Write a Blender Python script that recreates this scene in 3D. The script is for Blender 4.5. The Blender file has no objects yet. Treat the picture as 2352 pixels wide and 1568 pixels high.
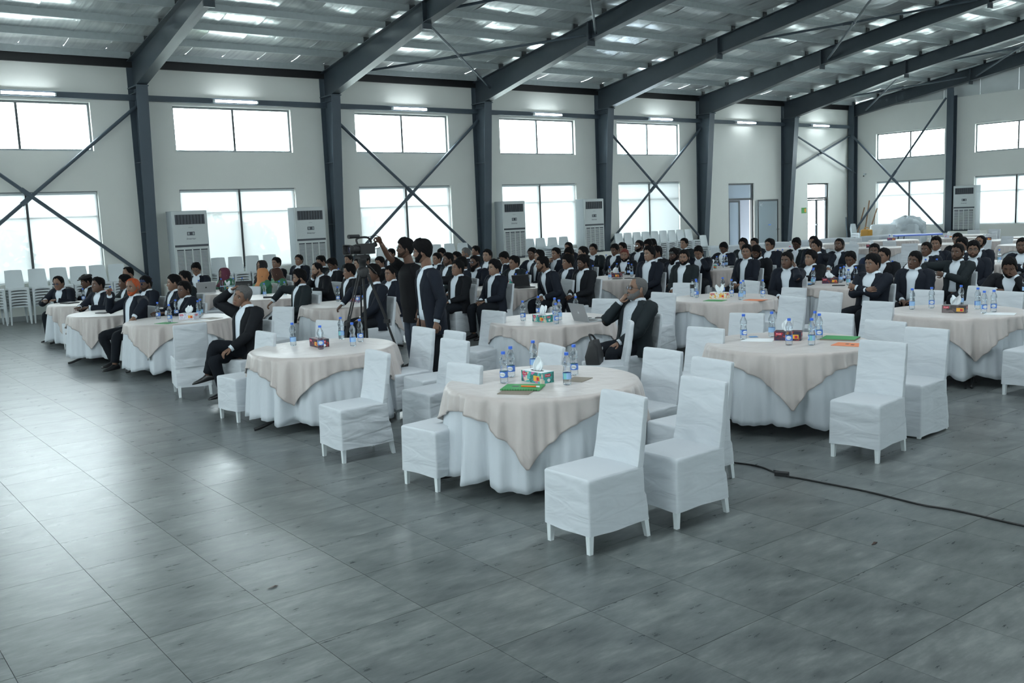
import bpy, math, random
import numpy as np
from mathutils import Vector, Matrix
random.seed(7); RNG = np.random.default_rng(7)
PI = math.pi
SC = bpy.context.scene
COL = SC.collection

# ------------------------------------------------------------------ camera
CAM_H = 2.05
FPX, YAW, PITCH, ROLL = 2181.0, 0.653, 0.132, -0.041
def cam_axes():
    d = Vector((math.sin(YAW)*math.cos(PITCH), math.cos(YAW)*math.cos(PITCH), -math.sin(PITCH)))
    r = Vector((math.cos(YAW), -math.sin(YAW), 0)); u = r.cross(d)
    c, s = math.cos(ROLL), math.sin(ROLL)
    return c*r+s*u, -s*r+c*u, d
_r, _u, _d = cam_axes()
cd = bpy.data.cameras.new('camera'); cam = bpy.data.objects.new('camera', cd); COL.objects.link(cam)
cd.sensor_width = 36; cd.lens = FPX*36/2352; cd.clip_end = 300
cam.matrix_world = Matrix(((_r.x,_u.x,-_d.x,0),(_r.y,_u.y,-_d.y,0),(_r.z,_u.z,-_d.z,CAM_H),(0,0,0,1)))
SC.camera = cam
# ------------------------------------------------------------------ world, exposure
w = bpy.data.worlds.new('World'); SC.world = w; w.use_nodes = True
wn = w.node_tree.nodes; wl = w.node_tree.links
bg = wn['Background']; bg.inputs['Color'].default_value = (0.90, 0.965, 1.0, 1); bg.inputs['Strength'].default_value = 21.0
SC.view_settings.view_transform = 'Standard'; SC.view_settings.look = 'None'
SC.view_settings.gamma = 1.0; SC.view_settings.exposure = 0.0
try: SC.view_settings.use_curve_mapping = False
except Exception: pass
SC.cycles.max_bounces = 7; SC.cycles.diffuse_bounces = 4; SC.cycles.glossy_bounces = 3
SC.cycles.transmission_bounces = 6; SC.cycles.transparent_max_bounces = 12
SC.cycles.sample_clamp_indirect = 6.0; SC.cycles.caustics_reflective = True; SC.cycles.blur_glossy = 1.0; SC.cycles.caustics_refractive = False
SC.cycles.use_denoising = True; SC.cycles.use_adaptive_sampling = True; SC.cycles.adaptive_threshold = 0.04

# room numbers (metres): long wall at Y=YW, far wall at X=XF
YW, XF, YN, XN = 25.29, 39.2, -15.3, -8.6
BAY, X0 = 5.316, 7.62
COLX = [X0+BAY*i for i in range(-3, 6)]
RIDGE = 5.0
def roof_z(y):
    return 6.26+0.165*(YW-y) if y >= RIDGE else 6.26+0.165*(YW-RIDGE)-0.165*(RIDGE-y)

def portal(loc, sx, sy, rot):
    l = bpy.data.lights.new('daylight_portal', 'AREA'); l.shape = 'RECTANGLE'; l.size = sx; l.size_y = sy
    l.cycles.is_portal = True
    o = bpy.data.objects.new('daylight_portal', l); o.location = loc; o.rotation_euler = rot; COL.objects.link(o)

# ------------------------------------------------------------------ materials
MATS = {}
def nmat(name):
    m = bpy.data.materials.new(name); m.use_nodes = True; MATS[name] = m
    return m, m.node_tree.nodes, m.node_tree.links, m.node_tree.nodes['Principled BSDF']
def mat(name, col, rough=0.6, metal=0.0, spec=0.5, bump=0.0, bscale=40, var=0.0, vscale=5, sheen=0, stretch=None, emit=None, estr=0):
    m, n, l, b = nmat(name)
    b.inputs['Base Color'].default_value = (*col, 1); b.inputs['Roughness'].default_value = rough
    b.inputs['Metallic'].default_value = metal; b.inputs['Specular IOR Level'].default_value = spec
    if sheen: b.inputs['Sheen Weight'].default_value = sheen
    if emit: b.inputs['Emission Color'].default_value = (*emit, 1); b.inputs['Emission Strength'].default_value = estr
    if bump or var:
        tc = n.new('ShaderNodeTexCoord'); src = tc.outputs['Object']
        if stretch:
            mp = n.new('ShaderNodeMapping'); mp.inputs['Scale'].default_value = stretch; l.new(src, mp.inputs['Vector']); src = mp.outputs['Vector']
    if var:
        no = n.new('ShaderNodeTexNoise'); no.inputs['Scale'].default_value = vscale; no.inputs['Detail'].default_value = 4
        l.new(src, no.inputs['Vector'])
        mx = n.new('ShaderNodeMix'); mx.data_type = 'RGBA'
        mx.inputs[6].default_value = (*[max(0, c*(1-var)) for c in col], 1); mx.inputs[7].default_value = (*[min(1, c*(1+var)) for c in col], 1)
        l.new(no.outputs['Fac'], mx.inputs[0]); l.new(mx.outputs[2], b.inputs['Base Color'])
    if bump:
        no2 = n.new('ShaderNodeTexNoise'); no2.inputs['Scale'].default_value = bscale; no2.inputs['Detail'].default_value = 3
        l.new(src, no2.inputs['Vector'])
        bp = n.new('ShaderNodeBump'); bp.inputs['Strength'].default_value = bump; bp.inputs['Distance'].default_value = 0.02
        l.new(no2.outputs['Fac'], bp.inputs['Height']); l.new(bp.outputs['Normal'], b.inputs['Normal'])
    return m
mat('wall', (0.82, 0.83, 0.79), 0.85, spec=0.2, var=0.03, vscale=1.5)
mat('wall_trim', (0.30, 0.32, 0.33), 0.6)
mat('steel', (0.075, 0.100, 0.125), 0.45, spec=0.4, var=0.12, vscale=3)
mat('rafter_steel', (0.045, 0.060, 0.075), 0.4, spec=0.5, var=0.15, vscale=4)
mat('galv', (0.46, 0.51, 0.52), 0.5, metal=0.3, var=0.12, vscale=9)
mat('dark_frame', (0.045, 0.052, 0.056), 0.45)
mat('grey_frame', (0.16, 0.18, 0.19), 0.45)
mat('black', (0.010, 0.011, 0.013), 0.5)
mat('black_gloss', (0.008, 0.009, 0.011), 0.22)
mat('black_rubber', (0.015, 0.016, 0.018), 0.65)
mat('white_plastic', (0.66, 0.71, 0.73), 0.45, bump=0.12, bscale=120)
mat('ac_white', (0.60, 0.64, 0.64), 0.4)
mat('ac_side', (0.40, 0.44, 0.46), 0.5)
mat('ac_dark', (0.035, 0.045, 0.06), 0.35)
def fabric(name, col, sc, dist, rough=0.85, spec=0.15, sheen=0.0, rot=(0.5, 0.3, 0.2), st=0.8):
    m, n, l, b = nmat(name); b.inputs['Base Color'].default_value = (*col, 1); b.inputs['Roughness'].default_value = rough; b.inputs['Specular IOR Level'].default_value = spec; b.inputs['Sheen Weight'].default_value = sheen
    tc = n.new('ShaderNodeTexCoord'); mp = n.new('ShaderNodeMapping'); mp.inputs['Rotation'].default_value = rot; mp.inputs['Scale'].default_value = sc; l.new(tc.outputs['Object'], mp.inputs['Vector'])
    no = n.new('ShaderNodeTexNoise'); no.inputs['Scale'].default_value = 1.0; no.inputs['Detail'].default_value = 2.5; no.inputs['Roughness'].default_value = 0.45; no.inputs['Distortion'].default_value = 0.6; l.new(mp.outputs['Vector'], no.inputs['Vector'])
    bp = n.new('ShaderNodeBump'); bp.inputs['Strength'].default_value = st; bp.inputs['Distance'].default_value = dist; l.new(no.outputs['Fac'], bp.inputs['Height']); l.new(bp.outputs['Normal'], b.inputs['Normal'])
fabric('chair_cover', (0.56, 0.595, 0.63), (3.5, 3.5, 11), 0.022)
fabric('cloth_white', (0.54, 0.58, 0.62), (8, 8, 3), 0.016)
fabric('satin', (0.46, 0.415, 0.395), (7, 7, 5), 0.016, 0.42, 0.5, 0.3, (0.2, 0.1, 0))
mat('cloth_pile', (0.62, 0.68, 0.72), 0.9, spec=0.1, bump=0.5, bscale=8)
mat('blue_plastic', (0.10, 0.20, 0.75), 0.4)
mat('cap_blue', (0.02, 0.12, 0.62), 0.4)
mat('label_blue', (0.08, 0.20, 0.62), 0.45)
mat('label_light', (0.30, 0.50, 0.78), 0.45)
mat('label_teal', (0.18, 0.48, 0.50), 0.45)
mat('paper', (0.78, 0.82, 0.84), 0.8)
mat('tissue', (0.80, 0.85, 0.88), 0.9, sheen=0.2)
mat('red_print', (0.55, 0.02, 0.05), 0.5)
mat('yellow_print', (0.80, 0.42, 0.05), 0.5)
mat('text_dark', (0.01, 0.015, 0.06), 0.5)
mat('green_paper', (0.06, 0.30, 0.10), 0.6)
mat('orange_paper', (0.75, 0.25, 0.12), 0.6)
mat('brown_folder', (0.22, 0.19, 0.15), 0.6)
mat('blue_folder', (0.10, 0.28, 0.55), 0.5)
mat('dark_folder', (0.02, 0.02, 0.025), 0.45)
mat('orange_pen', (0.85, 0.16, 0.02), 0.4)
mat('red_pen', (0.8, 0.08, 0.10), 0.4)
mat('silver', (0.50, 0.52, 0.54), 0.35, metal=0.7)
mat('logo_light', (0.75, 0.78, 0.80), 0.3)
mat('yellow_tin', (0.55, 0.28, 0.03), 0.5)
mat('wood_stick', (0.30, 0.17, 0.10), 0.7)
mat('bag_brown', (0.06, 0.03, 0.02), 0.5)
mat('green_sign', (0.10, 0.38, 0.10), 0.5)
mat('cable', (0.006, 0.007, 0.008), 0.5)
mat('denim', (0.030, 0.042, 0.065), 0.8, var=0.3, vscale=30)
mat('suit_navy', (0.0080, 0.0115, 0.0200), 0.8, spec=0.25, var=0.25, vscale=6, bump=0.15, bscale=12)
mat('suit_dark', (0.0055, 0.0070, 0.0100), 0.8, spec=0.25, bump=0.15, bscale=12)
mat('suit_teal', (0.0110, 0.0170, 0.0205), 0.8, spec=0.25, bump=0.15, bscale=12)
mat('suit_blue', (0.016, 0.024, 0.052), 0.8, spec=0.25, bump=0.15, bscale=12)
mat('trouser', (0.0080, 0.0105, 0.0150), 0.85, spec=0.2, bump=0.15, bscale=12)
mat('shirt_black', (0.0060, 0.0065, 0.0080), 0.85, spec=0.2, bump=0.2, bscale=10)
mat('shirt_white', (0.66, 0.73, 0.80), 0.85, spec=0.2, bump=0.2, bscale=14)
mat('shirt_check', (0.42, 0.47, 0.52), 0.85, spec=0.2, var=0.2, vscale=60)
mat('shoe', (0.010, 0.010, 0.012), 0.35)
mat('hair_black', (0.0040, 0.0040, 0.0048), 0.75, spec=0.15, bump=0.6, bscale=90)
mat('stubble', (0.042, 0.027, 0.020), 0.8, spec=0.2, bump=0.4, bscale=150)
mat('hair_brown', (0.050, 0.018, 0.010), 0.5, spec=0.4, bump=0.4, bscale=60)
mat('hair_grey', (0.085, 0.085, 0.085), 0.7, bump=0.5, bscale=90)
mat('hair_orange', (0.42, 0.07, 0.012), 0.7, bump=0.5, bscale=90)
mat('hair_red', (0.13, 0.018, 0.012), 0.7, bump=0.5, bscale=90)
mat('beard_grey', (0.12, 0.12, 0.12), 0.8, bump=0.5, bscale=120)
mat('cap_white', (0.70, 0.74, 0.78), 0.8)
mat('cap_navy', (0.02, 0.035, 0.09), 0.8)
mat('cap_grey', (0.06, 0.065, 0.065), 0.85)
mat('hijab_purple', (0.12, 0.025, 0.05), 0.8, bump=0.3, bscale=16)
mat('hijab_orange', (0.46, 0.20, 0.08), 0.8, bump=0.3, bscale=16)
mat('hijab_black', (0.012, 0.012, 0.014), 0.8)
mat('dress_green', (0.035, 0.16, 0.085), 0.7, bump=0.2, bscale=14)
mat('eye_white', (0.45, 0.42, 0.40), 0.4)
mat('eye_dark', (0.010, 0.006, 0.005), 0.3)
mat('lens', (0.02, 0.02, 0.05), 0.08, spec=1.0)
for i, c in enumerate([(0.150, 0.082, 0.055), (0.195, 0.110, 0.075), (0.105, 0.056, 0.038), (0.245, 0.150, 0.105), (0.065, 0.034, 0.024)]):
    m = mat('skin%d' % i, c, 0.5, spec=0.4, var=0.10, vscale=25)
    mat('lip%d' % i, (c[0]*0.85, c[1]*0.62, c[2]*0.62), 0.45)
def m_foil():
    m, n, l, b = nmat('foil')
    b.inputs['Metallic'].default_value = 0.45; b.inputs['Roughness'].default_value = 0.2
    tc = n.new('ShaderNodeNewGeometry')
    mp = n.new('ShaderNodeMapping'); mp.inputs['Scale'].default_value = (14, 0.7, 1); l.new(tc.outputs['Position'], mp.inputs['Vector'])
    no = n.new('ShaderNodeTexNoise'); no.inputs['Scale'].default_value = 1.0; no.inputs['Detail'].default_value = 5; l.new(mp.outputs['Vector'], no.inputs['Vector'])
    no2 = n.new('ShaderNodeTexNoise'); no2.inputs['Scale'].default_value = 1.3; no2.inputs['Detail'].default_value = 3; l.new(tc.outputs['Position'], no2.inputs['Vector'])
    ad = n.new('ShaderNodeMath'); ad.operation = 'MULTIPLY_ADD'; ad.inputs[1].default_value = 0.35
    l.new(no.outputs['Fac'], ad.inputs[0]); l.new(no2.outputs['Fac'], ad.inputs[2])
    bp = n.new('ShaderNodeBump'); bp.inputs['Strength'].default_value = 0.22; bp.inputs['Distance'].default_value = 0.06
    l.new(ad.outputs[0], bp.inputs['Height']); l.new(bp.outputs['Normal'], b.inputs['Normal'])
    cr = n.new('ShaderNodeValToRGB'); cr.color_ramp.elements[0].color = (0.72, 0.76, 0.76, 1); cr.color_ramp.elements[1].color = (0.95, 0.98, 0.98, 1)
    cr.color_ramp.elements[0].position = 0.3; cr.color_ramp.elements[1].position = 0.7
    l.new(no.outputs['Fac'], cr.inputs['Fac']); l.new(cr.outputs['Color'], b.inputs['Base Color'])
m_foil()
TX, TY, TOX, TOY = 0.6175, 0.645, 1.28, 4.16
def m_tile():
    m, n, l, b = nmat('tile')
    g = n.new('ShaderNodeNewGeometry'); sx = n.new('ShaderNodeSeparateXYZ'); l.new(g.outputs['Position'], sx.inputs['Vector'])
    def mth(op, a, bb=None, c=None):
        k = n.new('ShaderNodeMath'); k.operation = op
        for i, q in enumerate((a, bb, c)):
            if q is None: continue
            if isinstance(q, (int, float)): k.inputs[i].default_value = q
            else: l.new(q, k.inputs[i])
        return k.outputs[0]
    u = mth('MULTIPLY_ADD', sx.outputs['X'], 1/TX, -TOX/TX); v = mth('MULTIPLY_ADD', sx.outputs['Y'], 1/TY, -TOY/TY)
    iu, iv = mth('FLOOR', u), mth('FLOOR', v); fu, fv = mth('FRACT', u), mth('FRACT', v)
    ic = n.new('ShaderNodeCombineXYZ'); l.new(iu, ic.inputs['X']); l.new(iv, ic.inputs['Y'])
    wnn = n.new('ShaderNodeTexWhiteNoise'); wnn.noise_dimensions = '2D'; l.new(ic.outputs[0], wnn.inputs['Vector'])
    fc = n.new('ShaderNodeCombineXYZ'); l.new(fu, fc.inputs['X']); l.new(fv, fc.inputs['Y'])
    off = mth('MULTIPLY', mth('FLOOR', mth('MULTIPLY', wnn.outputs['Value'], 3.0)), 9.0); l.new(off, fc.inputs['Z'])
    def noise(vec, scale, detail, sc3, rough=0.6):
        mp = n.new('ShaderNodeMapping'); mp.inputs['Scale'].default_value = sc3; l.new(vec, mp.inputs['Vector'])
        k = n.new('ShaderNodeTexNoise'); k.inputs['Scale'].default_value = scale; k.inputs['Detail'].default_value = detail; k.inputs['Roughness'].default_value = rough
        l.new(mp.outputs['Vector'], k.inputs['Vector']); return k.outputs['Fac']
    streak = noise(fc.outputs[0], 2.6, 7, (1.0, 3.4, 1), 0.62)
    blot = noise(fc.outputs[0], 1.6, 3, (1.0, 1.4, 1))
    fine = noise(fc.outputs[0], 9.0, 5, (1.0, 3.5, 1), 0.7)
    broad = noise(g.outputs['Position'], 0.35, 2, (1, 1, 1))
    s1 = mth('MULTIPLY_ADD', blot, 0.55, mth('MULTIPLY', streak, 0.75))
    s2 = mth('MULTIPLY_ADD', fine, 0.30, s1)
    s3 = mth('MULTIPLY_ADD', wnn.outputs['Value'], 0.10, s2)
    s4 = mth('MULTIPLY_ADD', broad, 0.12, s3)
    cr = n.new('ShaderNodeValToRGB'); e = cr.color_ramp.elements
    e[0].position = 0.42; e[0].color = (0.070, 0.082, 0.084, 1); e[1].position = 0.70; e[1].color = (0.215, 0.232, 0.228, 1)
    k = e.new(0.56); k.color = (0.128, 0.143, 0.143, 1)
    l.new(mth('MULTIPLY', s4, 0.6), cr.inputs['Fac']); l.new(cr.outputs['Color'], b.inputs['Base Color'])
    ro = mth('MULTIPLY_ADD', fine, 0.06, mth('MULTIPLY_ADD', streak, 0.14, 0.20)); l.new(ro, b.inputs['Roughness'])
    b.inputs['Specular IOR Level'].default_value = 0.5
    bp = n.new('ShaderNodeBump'); bp.inputs['Strength'].default_value = 0.05; bp.inputs['Distance'].default_value = 0.01
    l.new(fine, bp.inputs['Height']); l.new(bp.outputs['Normal'], b.inputs['Normal'])
m_tile()
mat('grout', (0.07, 0.08, 0.08), 0.9)
def m_glass():
    m, n, l, b = nmat('pane_glass')
    tr = n.new('ShaderNodeBsdfTransparent'); gl = n.new('ShaderNodeBsdfGlossy'); gl.inputs['Roughness'].default_value = 0.02
    fr = n.new('ShaderNodeFresnel'); fr.inputs['IOR'].default_value = 1.45; mx = n.new('ShaderNodeMixShader')
    tr.inputs['Color'].default_value = (0.93, 0.97, 0.97, 1)
    ge = n.new('ShaderNodeNewGeometry'); iv = n.new('ShaderNodeMath'); iv.operation = 'SUBTRACT'; iv.inputs[0].default_value = 1.0; l.new(ge.outputs['Backfacing'], iv.inputs[1])
    mu = n.new('ShaderNodeMath'); mu.operation = 'MULTIPLY'; l.new(fr.outputs[0], mu.inputs[0]); l.new(iv.outputs[0], mu.inputs[1])
    l.new(mu.outputs[0], mx.inputs[0]); l.new(tr.outputs[0], mx.inputs[1]); l.new(gl.outputs[0], mx.inputs[2])
    l.new(mx.outputs[0], n['Material Output'].inputs['Surface'])
    m6, n, l, b = nmat('added_skylight_glass')
    tr = n.new('ShaderNodeBsdfTransparent'); tr.inputs['Color'].default_value = (0.27, 0.28, 0.28, 1); l.new(tr.outputs[0], n['Material Output'].inputs['Surface'])  # tinted glass of the added ridge rooflight
    m2, n, l, b = nmat('frosted')
    b.inputs['Base Color'].default_value = (0.72, 0.78, 0.80, 1); b.inputs['Roughness'].default_value = 0.25
    tr = n.new('ShaderNodeBsdfTransparent'); tr.inputs['Color'].default_value = (0.8, 0.85, 0.9, 1); mx = n.new('ShaderNodeMixShader'); mx.inputs[0].default_value = 0.30
    l.new(tr.outputs[0], mx.inputs[1]); l.new(b.outputs[0], mx.inputs[2]); l.new(mx.outputs[0], n['Material Output'].inputs['Surface'])
    m3, n, l, b = nmat('blind')
    t = n.new('ShaderNodeBsdfTranslucent'); t.inputs['Color'].default_value = (0.17, 0.175, 0.175, 1)
    d = n.new('ShaderNodeBsdfDiffuse'); d.inputs['Color'].default_value = (0.6, 0.62, 0.62, 1)
    a = n.new('ShaderNodeMixShader'); a.inputs[0].default_value = 0.4; l.new(t.outputs[0], a.inputs[1]); l.new(d.outputs[0], a.inputs[2])
    tp = n.new('ShaderNodeBsdfTransparent'); c = n.new('ShaderNodeMixShader'); c.inputs[0].default_value = 0.02
    l.new(a.outputs[0], c.inputs[1]); l.new(tp.outputs[0], c.inputs[2]); l.new(c.outputs[0], n['Material Output'].inputs['Surface'])
    m4, n, l, b = nmat('bottle_clear')
    b.inputs['Base Color'].default_value = (0.93, 0.97, 1.0, 1); b.inputs['Roughness'].default_value = 0.03
    b.inputs['Transmission Weight'].default_value = 1.0; b.inputs['IOR'].default_value = 1.30
    tr = n.new('ShaderNodeBsdfTransparent'); tr.inputs['Color'].default_value = (0.90, 0.95, 0.98, 1); mx = n.new('ShaderNodeMixShader'); mx.inputs[0].default_value = 0.5
    l.new(tr.outputs[0], mx.inputs[1]); l.new(b.outputs[0], mx.inputs[2]); l.new(mx.outputs[0], n['Material Output'].inputs['Surface'])
    m5, n, l, b = nmat('tube_light')
    b.inputs['Emission Color'].default_value = (0.86, 0.96, 1.0, 1); b.inputs['Emission Strength'].default_value = 24
m_glass()
def m_print(name, cols, scale):
    m, n, l, b = nmat(name)
    tc = n.new('ShaderNodeTexCoord'); vo = n.new('ShaderNodeTexVoronoi'); vo.inputs['Scale'].default_value = scale
    no = n.new('ShaderNodeTexNoise'); no.inputs['Scale'].default_value = scale*0.6; l.new(tc.outputs['Object'], no.inputs['Vector'])
    mx = n.new('ShaderNodeMix'); mx.data_type = 'RGBA'; mx.inputs[0].default_value = 0.12; l.new(tc.outputs['Object'], mx.inputs[6]); l.new(no.outputs['Color'], mx.inputs[7])
    l.new(mx.outputs[2], vo.inputs['Vector'])
    sp = n.new('ShaderNodeSeparateColor'); l.new(vo.outputs['Color'], sp.inputs[0])
    cr = n.new('ShaderNodeValToRGB'); cr.color_ramp.interpolation = 'CONSTANT'; e = cr.color_ramp.elements
    e[0].color = (*cols[0], 1); e[0].position = 0; e[1].color = (*cols[1], 1); e[1].position = 1/len(cols)
    for i, c in enumerate(cols[2:]): k = e.new((i+2)/len(cols)); k.color = (*c, 1)
    l.new(sp.outputs[0], cr.inputs['Fac']); l.new(cr.outputs['Color'], b.inputs['Base Color']); b.inputs['Roughness'].default_value = 0.4
m_print('print_floral', [(0.05, 0.36, 0.34), (0.10, 0.45, 0.42), (0.55, 0.16, 0.34), (0.70, 0.62, 0.50), (0.03, 0.20, 0.18)], 26)
m_print('print_dark', [(0.02, 0.02, 0.04), (0.10, 0.01, 0.03), (0.03, 0.02, 0.07), (0.35, 0.04, 0.03), (0.02, 0.05, 0.05)], 40)
m_print('print_yellow', [(0.72, 0.70, 0.66), (0.75, 0.72, 0.66), (0.70, 0.40, 0.08), (0.78, 0.62, 0.35)], 44)
m_print('print_brown', [(0.05, 0.045, 0.045), (0.10, 0.075, 0.075), (0.03, 0.025, 0.028), (0.16, 0.13, 0.13)], 14)
m_print('print_dots', [(0.70, 0.70, 0.76), (0.72, 0.72, 0.78), (0.70, 0.70, 0.76), (0.30, 0.30, 0.55)], 90)
m_print('print_green', [(0.06, 0.33, 0.26), (0.10, 0.42, 0.34), (0.60, 0.14, 0.08), (0.55, 0.30, 0.10)], 18)
m_print('print_purple', [(0.16, 0.08, 0.18), (0.30, 0.12, 0.22), (0.10, 0.07, 0.16)], 26)
m_print('print_check', [(0.45, 0.50, 0.55), (0.40, 0.45, 0.50), (0.48, 0.52, 0.57)], 60)

# ------------------------------------------------------------------ mesh helpers
class MB:
    def __init__(s): s.v = []; s.f = []; s.m = []; s.n = 0
    def add(s, v, f, mi=0):
        v = np.asarray(v, float); o = s.n
        s.v.append(v); s.n += len(v)
        s.f += [tuple(i+o for i in q) for q in f]; s.m += [mi]*len(f)
        return s
    def box(s, c, d, mi=0, rz=0.0):
        x, y, z = [k/2 for k in d]
        v = np.array([(-x,-y,-z),(x,-y,-z),(x,y,-z),(-x,y,-z),(-x,-y,z),(x,-y,z),(x,y,z),(-x,y,z)])
        if rz:
            a, b = math.cos(rz), math.sin(rz); v = v @ np.array([[a,b,0],[-b,a,0],[0,0,1]])
        return s.add(v+np.array(c), [(0,3,2,1),(4,5,6,7),(0,1,5,4),(1,2,6,5),(2,3,7,6),(3,0,4,7)], mi)
    def bar(s, p, q, w, h, mi=0, up=(0,0,1)):
        p, q = np.array(p, float), np.array(q, float); d = (q-p)/np.linalg.norm(q-p)
        r = np.cross(d, up); r /= np.linalg.norm(r); u = np.cross(r, d)
        o = [(-w/2,-h/2),(w/2,-h/2),(w/2,h/2),(-w/2,h/2)]
        v = [p+r*a+u*b for a, b in o]+[q+r*a+u*b for a, b in o]
        return s.add(v, [(3,2,1,0),(4,5,6,7),(0,1,5,4),(1,2,6,5),(2,3,7,6),(3,0,4,7)], mi)
    def loft(s, rings, mi=0, closed=True, caps=True):
        rings = np.asarray(rings, float); k, n = rings.shape[:2]; f = []
        m = n if closed else n-1
        for i in range(k-1):
            for j in range(m):
                a, b = i*n+j, i*n+(j+1) % n
                f.append((a, b, b+n, a+n))
        if caps and closed:
            f.append(tuple(range(n-1, -1, -1))); f.append(tuple((k-1)*n+j for j in range(n)))
        return s.add(rings.reshape(-1, 3), f, mi)
    def tube(s, pts, rad, n=8, sub=3, mi=0, flat=1.0, hint=(0.13, 0.27, 1.0), wr=0.0):
        pts = np.asarray(pts, float); rad = np.broadcast_to(np.asarray(rad, float), (len(pts),))
        if sub > 1 and len(pts) > 2:
            P = np.vstack([2*pts[0]-pts[1], pts, 2*pts[-1]-pts[-2]]); R = np.concatenate([[rad[0]], rad, [rad[-1]]])
            o, q = [], []
            for i in range(1, len(P)-2):
                for t in np.linspace(0, 1, sub, endpoint=False):
                    t2, t3 = t*t, t*t*t
                    w4 = np.array([-t3+2*t2-t, 3*t3-5*t2+2, -3*t3+4*t2+t, t3-t2])/2
                    o.append(w4 @ P[i-1:i+3]); q.append((1-t)*R[i]+t*R[i+1])
            o.append(P[-2]); q.append(R[-2]); pts, rad = np.array(o), np.array(q)
        T = np.gradient(pts, axis=0); T /= np.linalg.norm(T, axis=1)[:, None]+1e-9
        h = np.array(hint, float); A = h-T[0]*(h@T[0]); A /= np.linalg.norm(A); rings = []
        an = np.linspace(0, 2*PI, n, endpoint=False)
        for i in range(len(pts)):
            A = A-T[i]*(A@T[i]); A /= np.linalg.norm(A); B = np.cross(T[i], A)
            q = rad[i]*(1+wr*(np.sin(2.3*i+2*an)+0.7*np.sin(4.1*i-3*an+1))) if wr else np.full(n, rad[i])
            rings.append(pts[i]+q[:, None]*(np.cos(an)[:, None]*A*flat+np.sin(an)[:, None]*B))
        return s.loft(rings, mi)
    def ell(s, c, r, nu=12, nv=8, mi=0, R=None):
        rings = []
        for i in range(nv+1):
            t = PI*min(max(i/nv, 0.02), 0.98); a = np.linspace(0, 2*PI, nu, endpoint=False)
            rings.append(np.stack([r[0]*math.sin(t)*np.cos(a), r[1]*math.sin(t)*np.sin(a), np.full(nu, -r[2]*math.cos(t))], 1))
        v = np.array(rings)
        if R is not None: v = v @ np.asarray(R).T
        return s.loft(v+np.array(c), mi)
    def lathe(s, prof, n=16, mi=0, c=(0,0,0), caps=True):
        a = np.linspace(0, 2*PI, n, endpoint=False)
        return s.loft([np.stack([c[0]+r*np.cos(a), c[1]+r*np.sin(a), np.full(n, c[2]+z)], 1) for r, z in prof], mi, caps=caps)
    def mesh(s, name, mats, smooth=True, angle=None):
        me = bpy.data.meshes.new(name)
        v = np.vstack(s.v); me.from_pydata(v.tolist(), [], s.f)
        for k in (mats if isinstance(mats, (list, tuple)) else [mats]): me.materials.append(MATS[k])
        if any(s.m): me.polygons.foreach_set('material_index', s.m)
        if smooth:
            me.polygons.foreach_set('use_smooth', [True]*len(me.polygons))
            if angle is not None: me.set_sharp_from_angle(angle=math.radians(angle))
        me.update(); return me
def link(name, me, parent=None, loc=None, rz=None):
    o = bpy.data.objects.new(name, me); COL.objects.link(o)
    if parent is not None: o.parent = parent
    if loc is not None: o.location = loc
    if rz is not None: o.rotation_euler = (0, 0, rz)
    return o
def obj(name, mb, mats, parent=None, smooth=True, angle=40, loc=None, rz=None):
    return link(name, mb.mesh(name, mats, smooth, angle), parent, loc, rz)
def tag(o, label, cat, group=None):
    o['label'] = label; o['category'] = cat
    if group: o['group'] = group
    return o
def thing(name, label, cat, loc=(0,0,0), rz=0.0, group=None):
    o = bpy.data.objects.new(name, None); COL.objects.link(o); o.empty_display_size = 0.1
    o.location = loc; o.rotation_euler = (0, 0, rz)
    return tag(o, label, cat, group)
def struct(o, label=None):
    o['kind'] = 'structure'
    if label: o['label'] = label
    return o
TEXTC = {}
def text_geo(txt, size):
    if (txt, size) in TEXTC: return TEXTC[(txt, size)]
    c = bpy.data.curves.new('lettering', 'FONT'); c.body = txt; c.size = size; c.align_x = 'CENTER'; c.align_y = 'CENTER'; c.resolution_u = 2
    o = bpy.data.objects.new('lettering', c); COL.objects.link(o); bpy.context.view_layer.update()
    dg = bpy.context.evaluated_depsgraph_get(); e = o.evaluated_get(dg); me = e.to_mesh()
    v = np.array([k.co[:] for k in me.vertices]); f = [tuple(p.vertices) for p in me.polygons]
    e.to_mesh_clear(); bpy.data.objects.remove(o); bpy.data.curves.remove(c)
    TEXTC[(txt, size)] = (v, f); return v, f
# ================================================================== STRUCTURE
def wall_map(side):
    if side == 'left': return lambda u, w, z: (u, YW+w, z)          # long wall with the windows
    if side == 'back': return lambda u, w, z: (XF+w, u, z)          # far gable wall
    if side == 'right': return lambda u, w, z: (u, YN-w, z)         # wall behind the photographer
    return lambda u, w, z: (XN-w, u, z)                             # near gable wall
def hexa(mb, pm, u0, u1, w0, w1, z0, z1, mi=0):
    v = [pm(u, w, z) for z in (z0, z1) for (u, w) in ((u0, w0), (u1, w0), (u1, w1), (u0, w1))]
    mb.add(v, [(0,3,2,1),(4,5,6,7),(0,1,5,4),(1,2,6,5),(2,3,7,6),(3,0,4,7)], mi)
def wall(side, u0, u1, z1, holes, th=0.25):
    pm = wall_map(side); mb = MB()
    us = sorted({u0, u1, *[h[0] for h in holes], *[h[1] for h in holes]}); zs = sorted({-0.2, z1, *[h[2] for h in holes], *[h[3] for h in holes]})
    for a, b in zip(us, us[1:]):
        run = None
        for c, d in zip(zs, zs[1:]):
            m, k = (a+b)/2, (c+d)/2
            if any(h[0] < m < h[1] and h[2] < k < h[3] for h in holes):
                if run: hexa(mb, pm, a, b, 0, th, *run)
                run = None
            else: run = (run[0], d) if run else (c, d)
        if run: hexa(mb, pm, a, b, 0, th, *run)
    return struct(obj('wall_'+side, mb, 'wall', smooth=False))
WN = [0]
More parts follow.
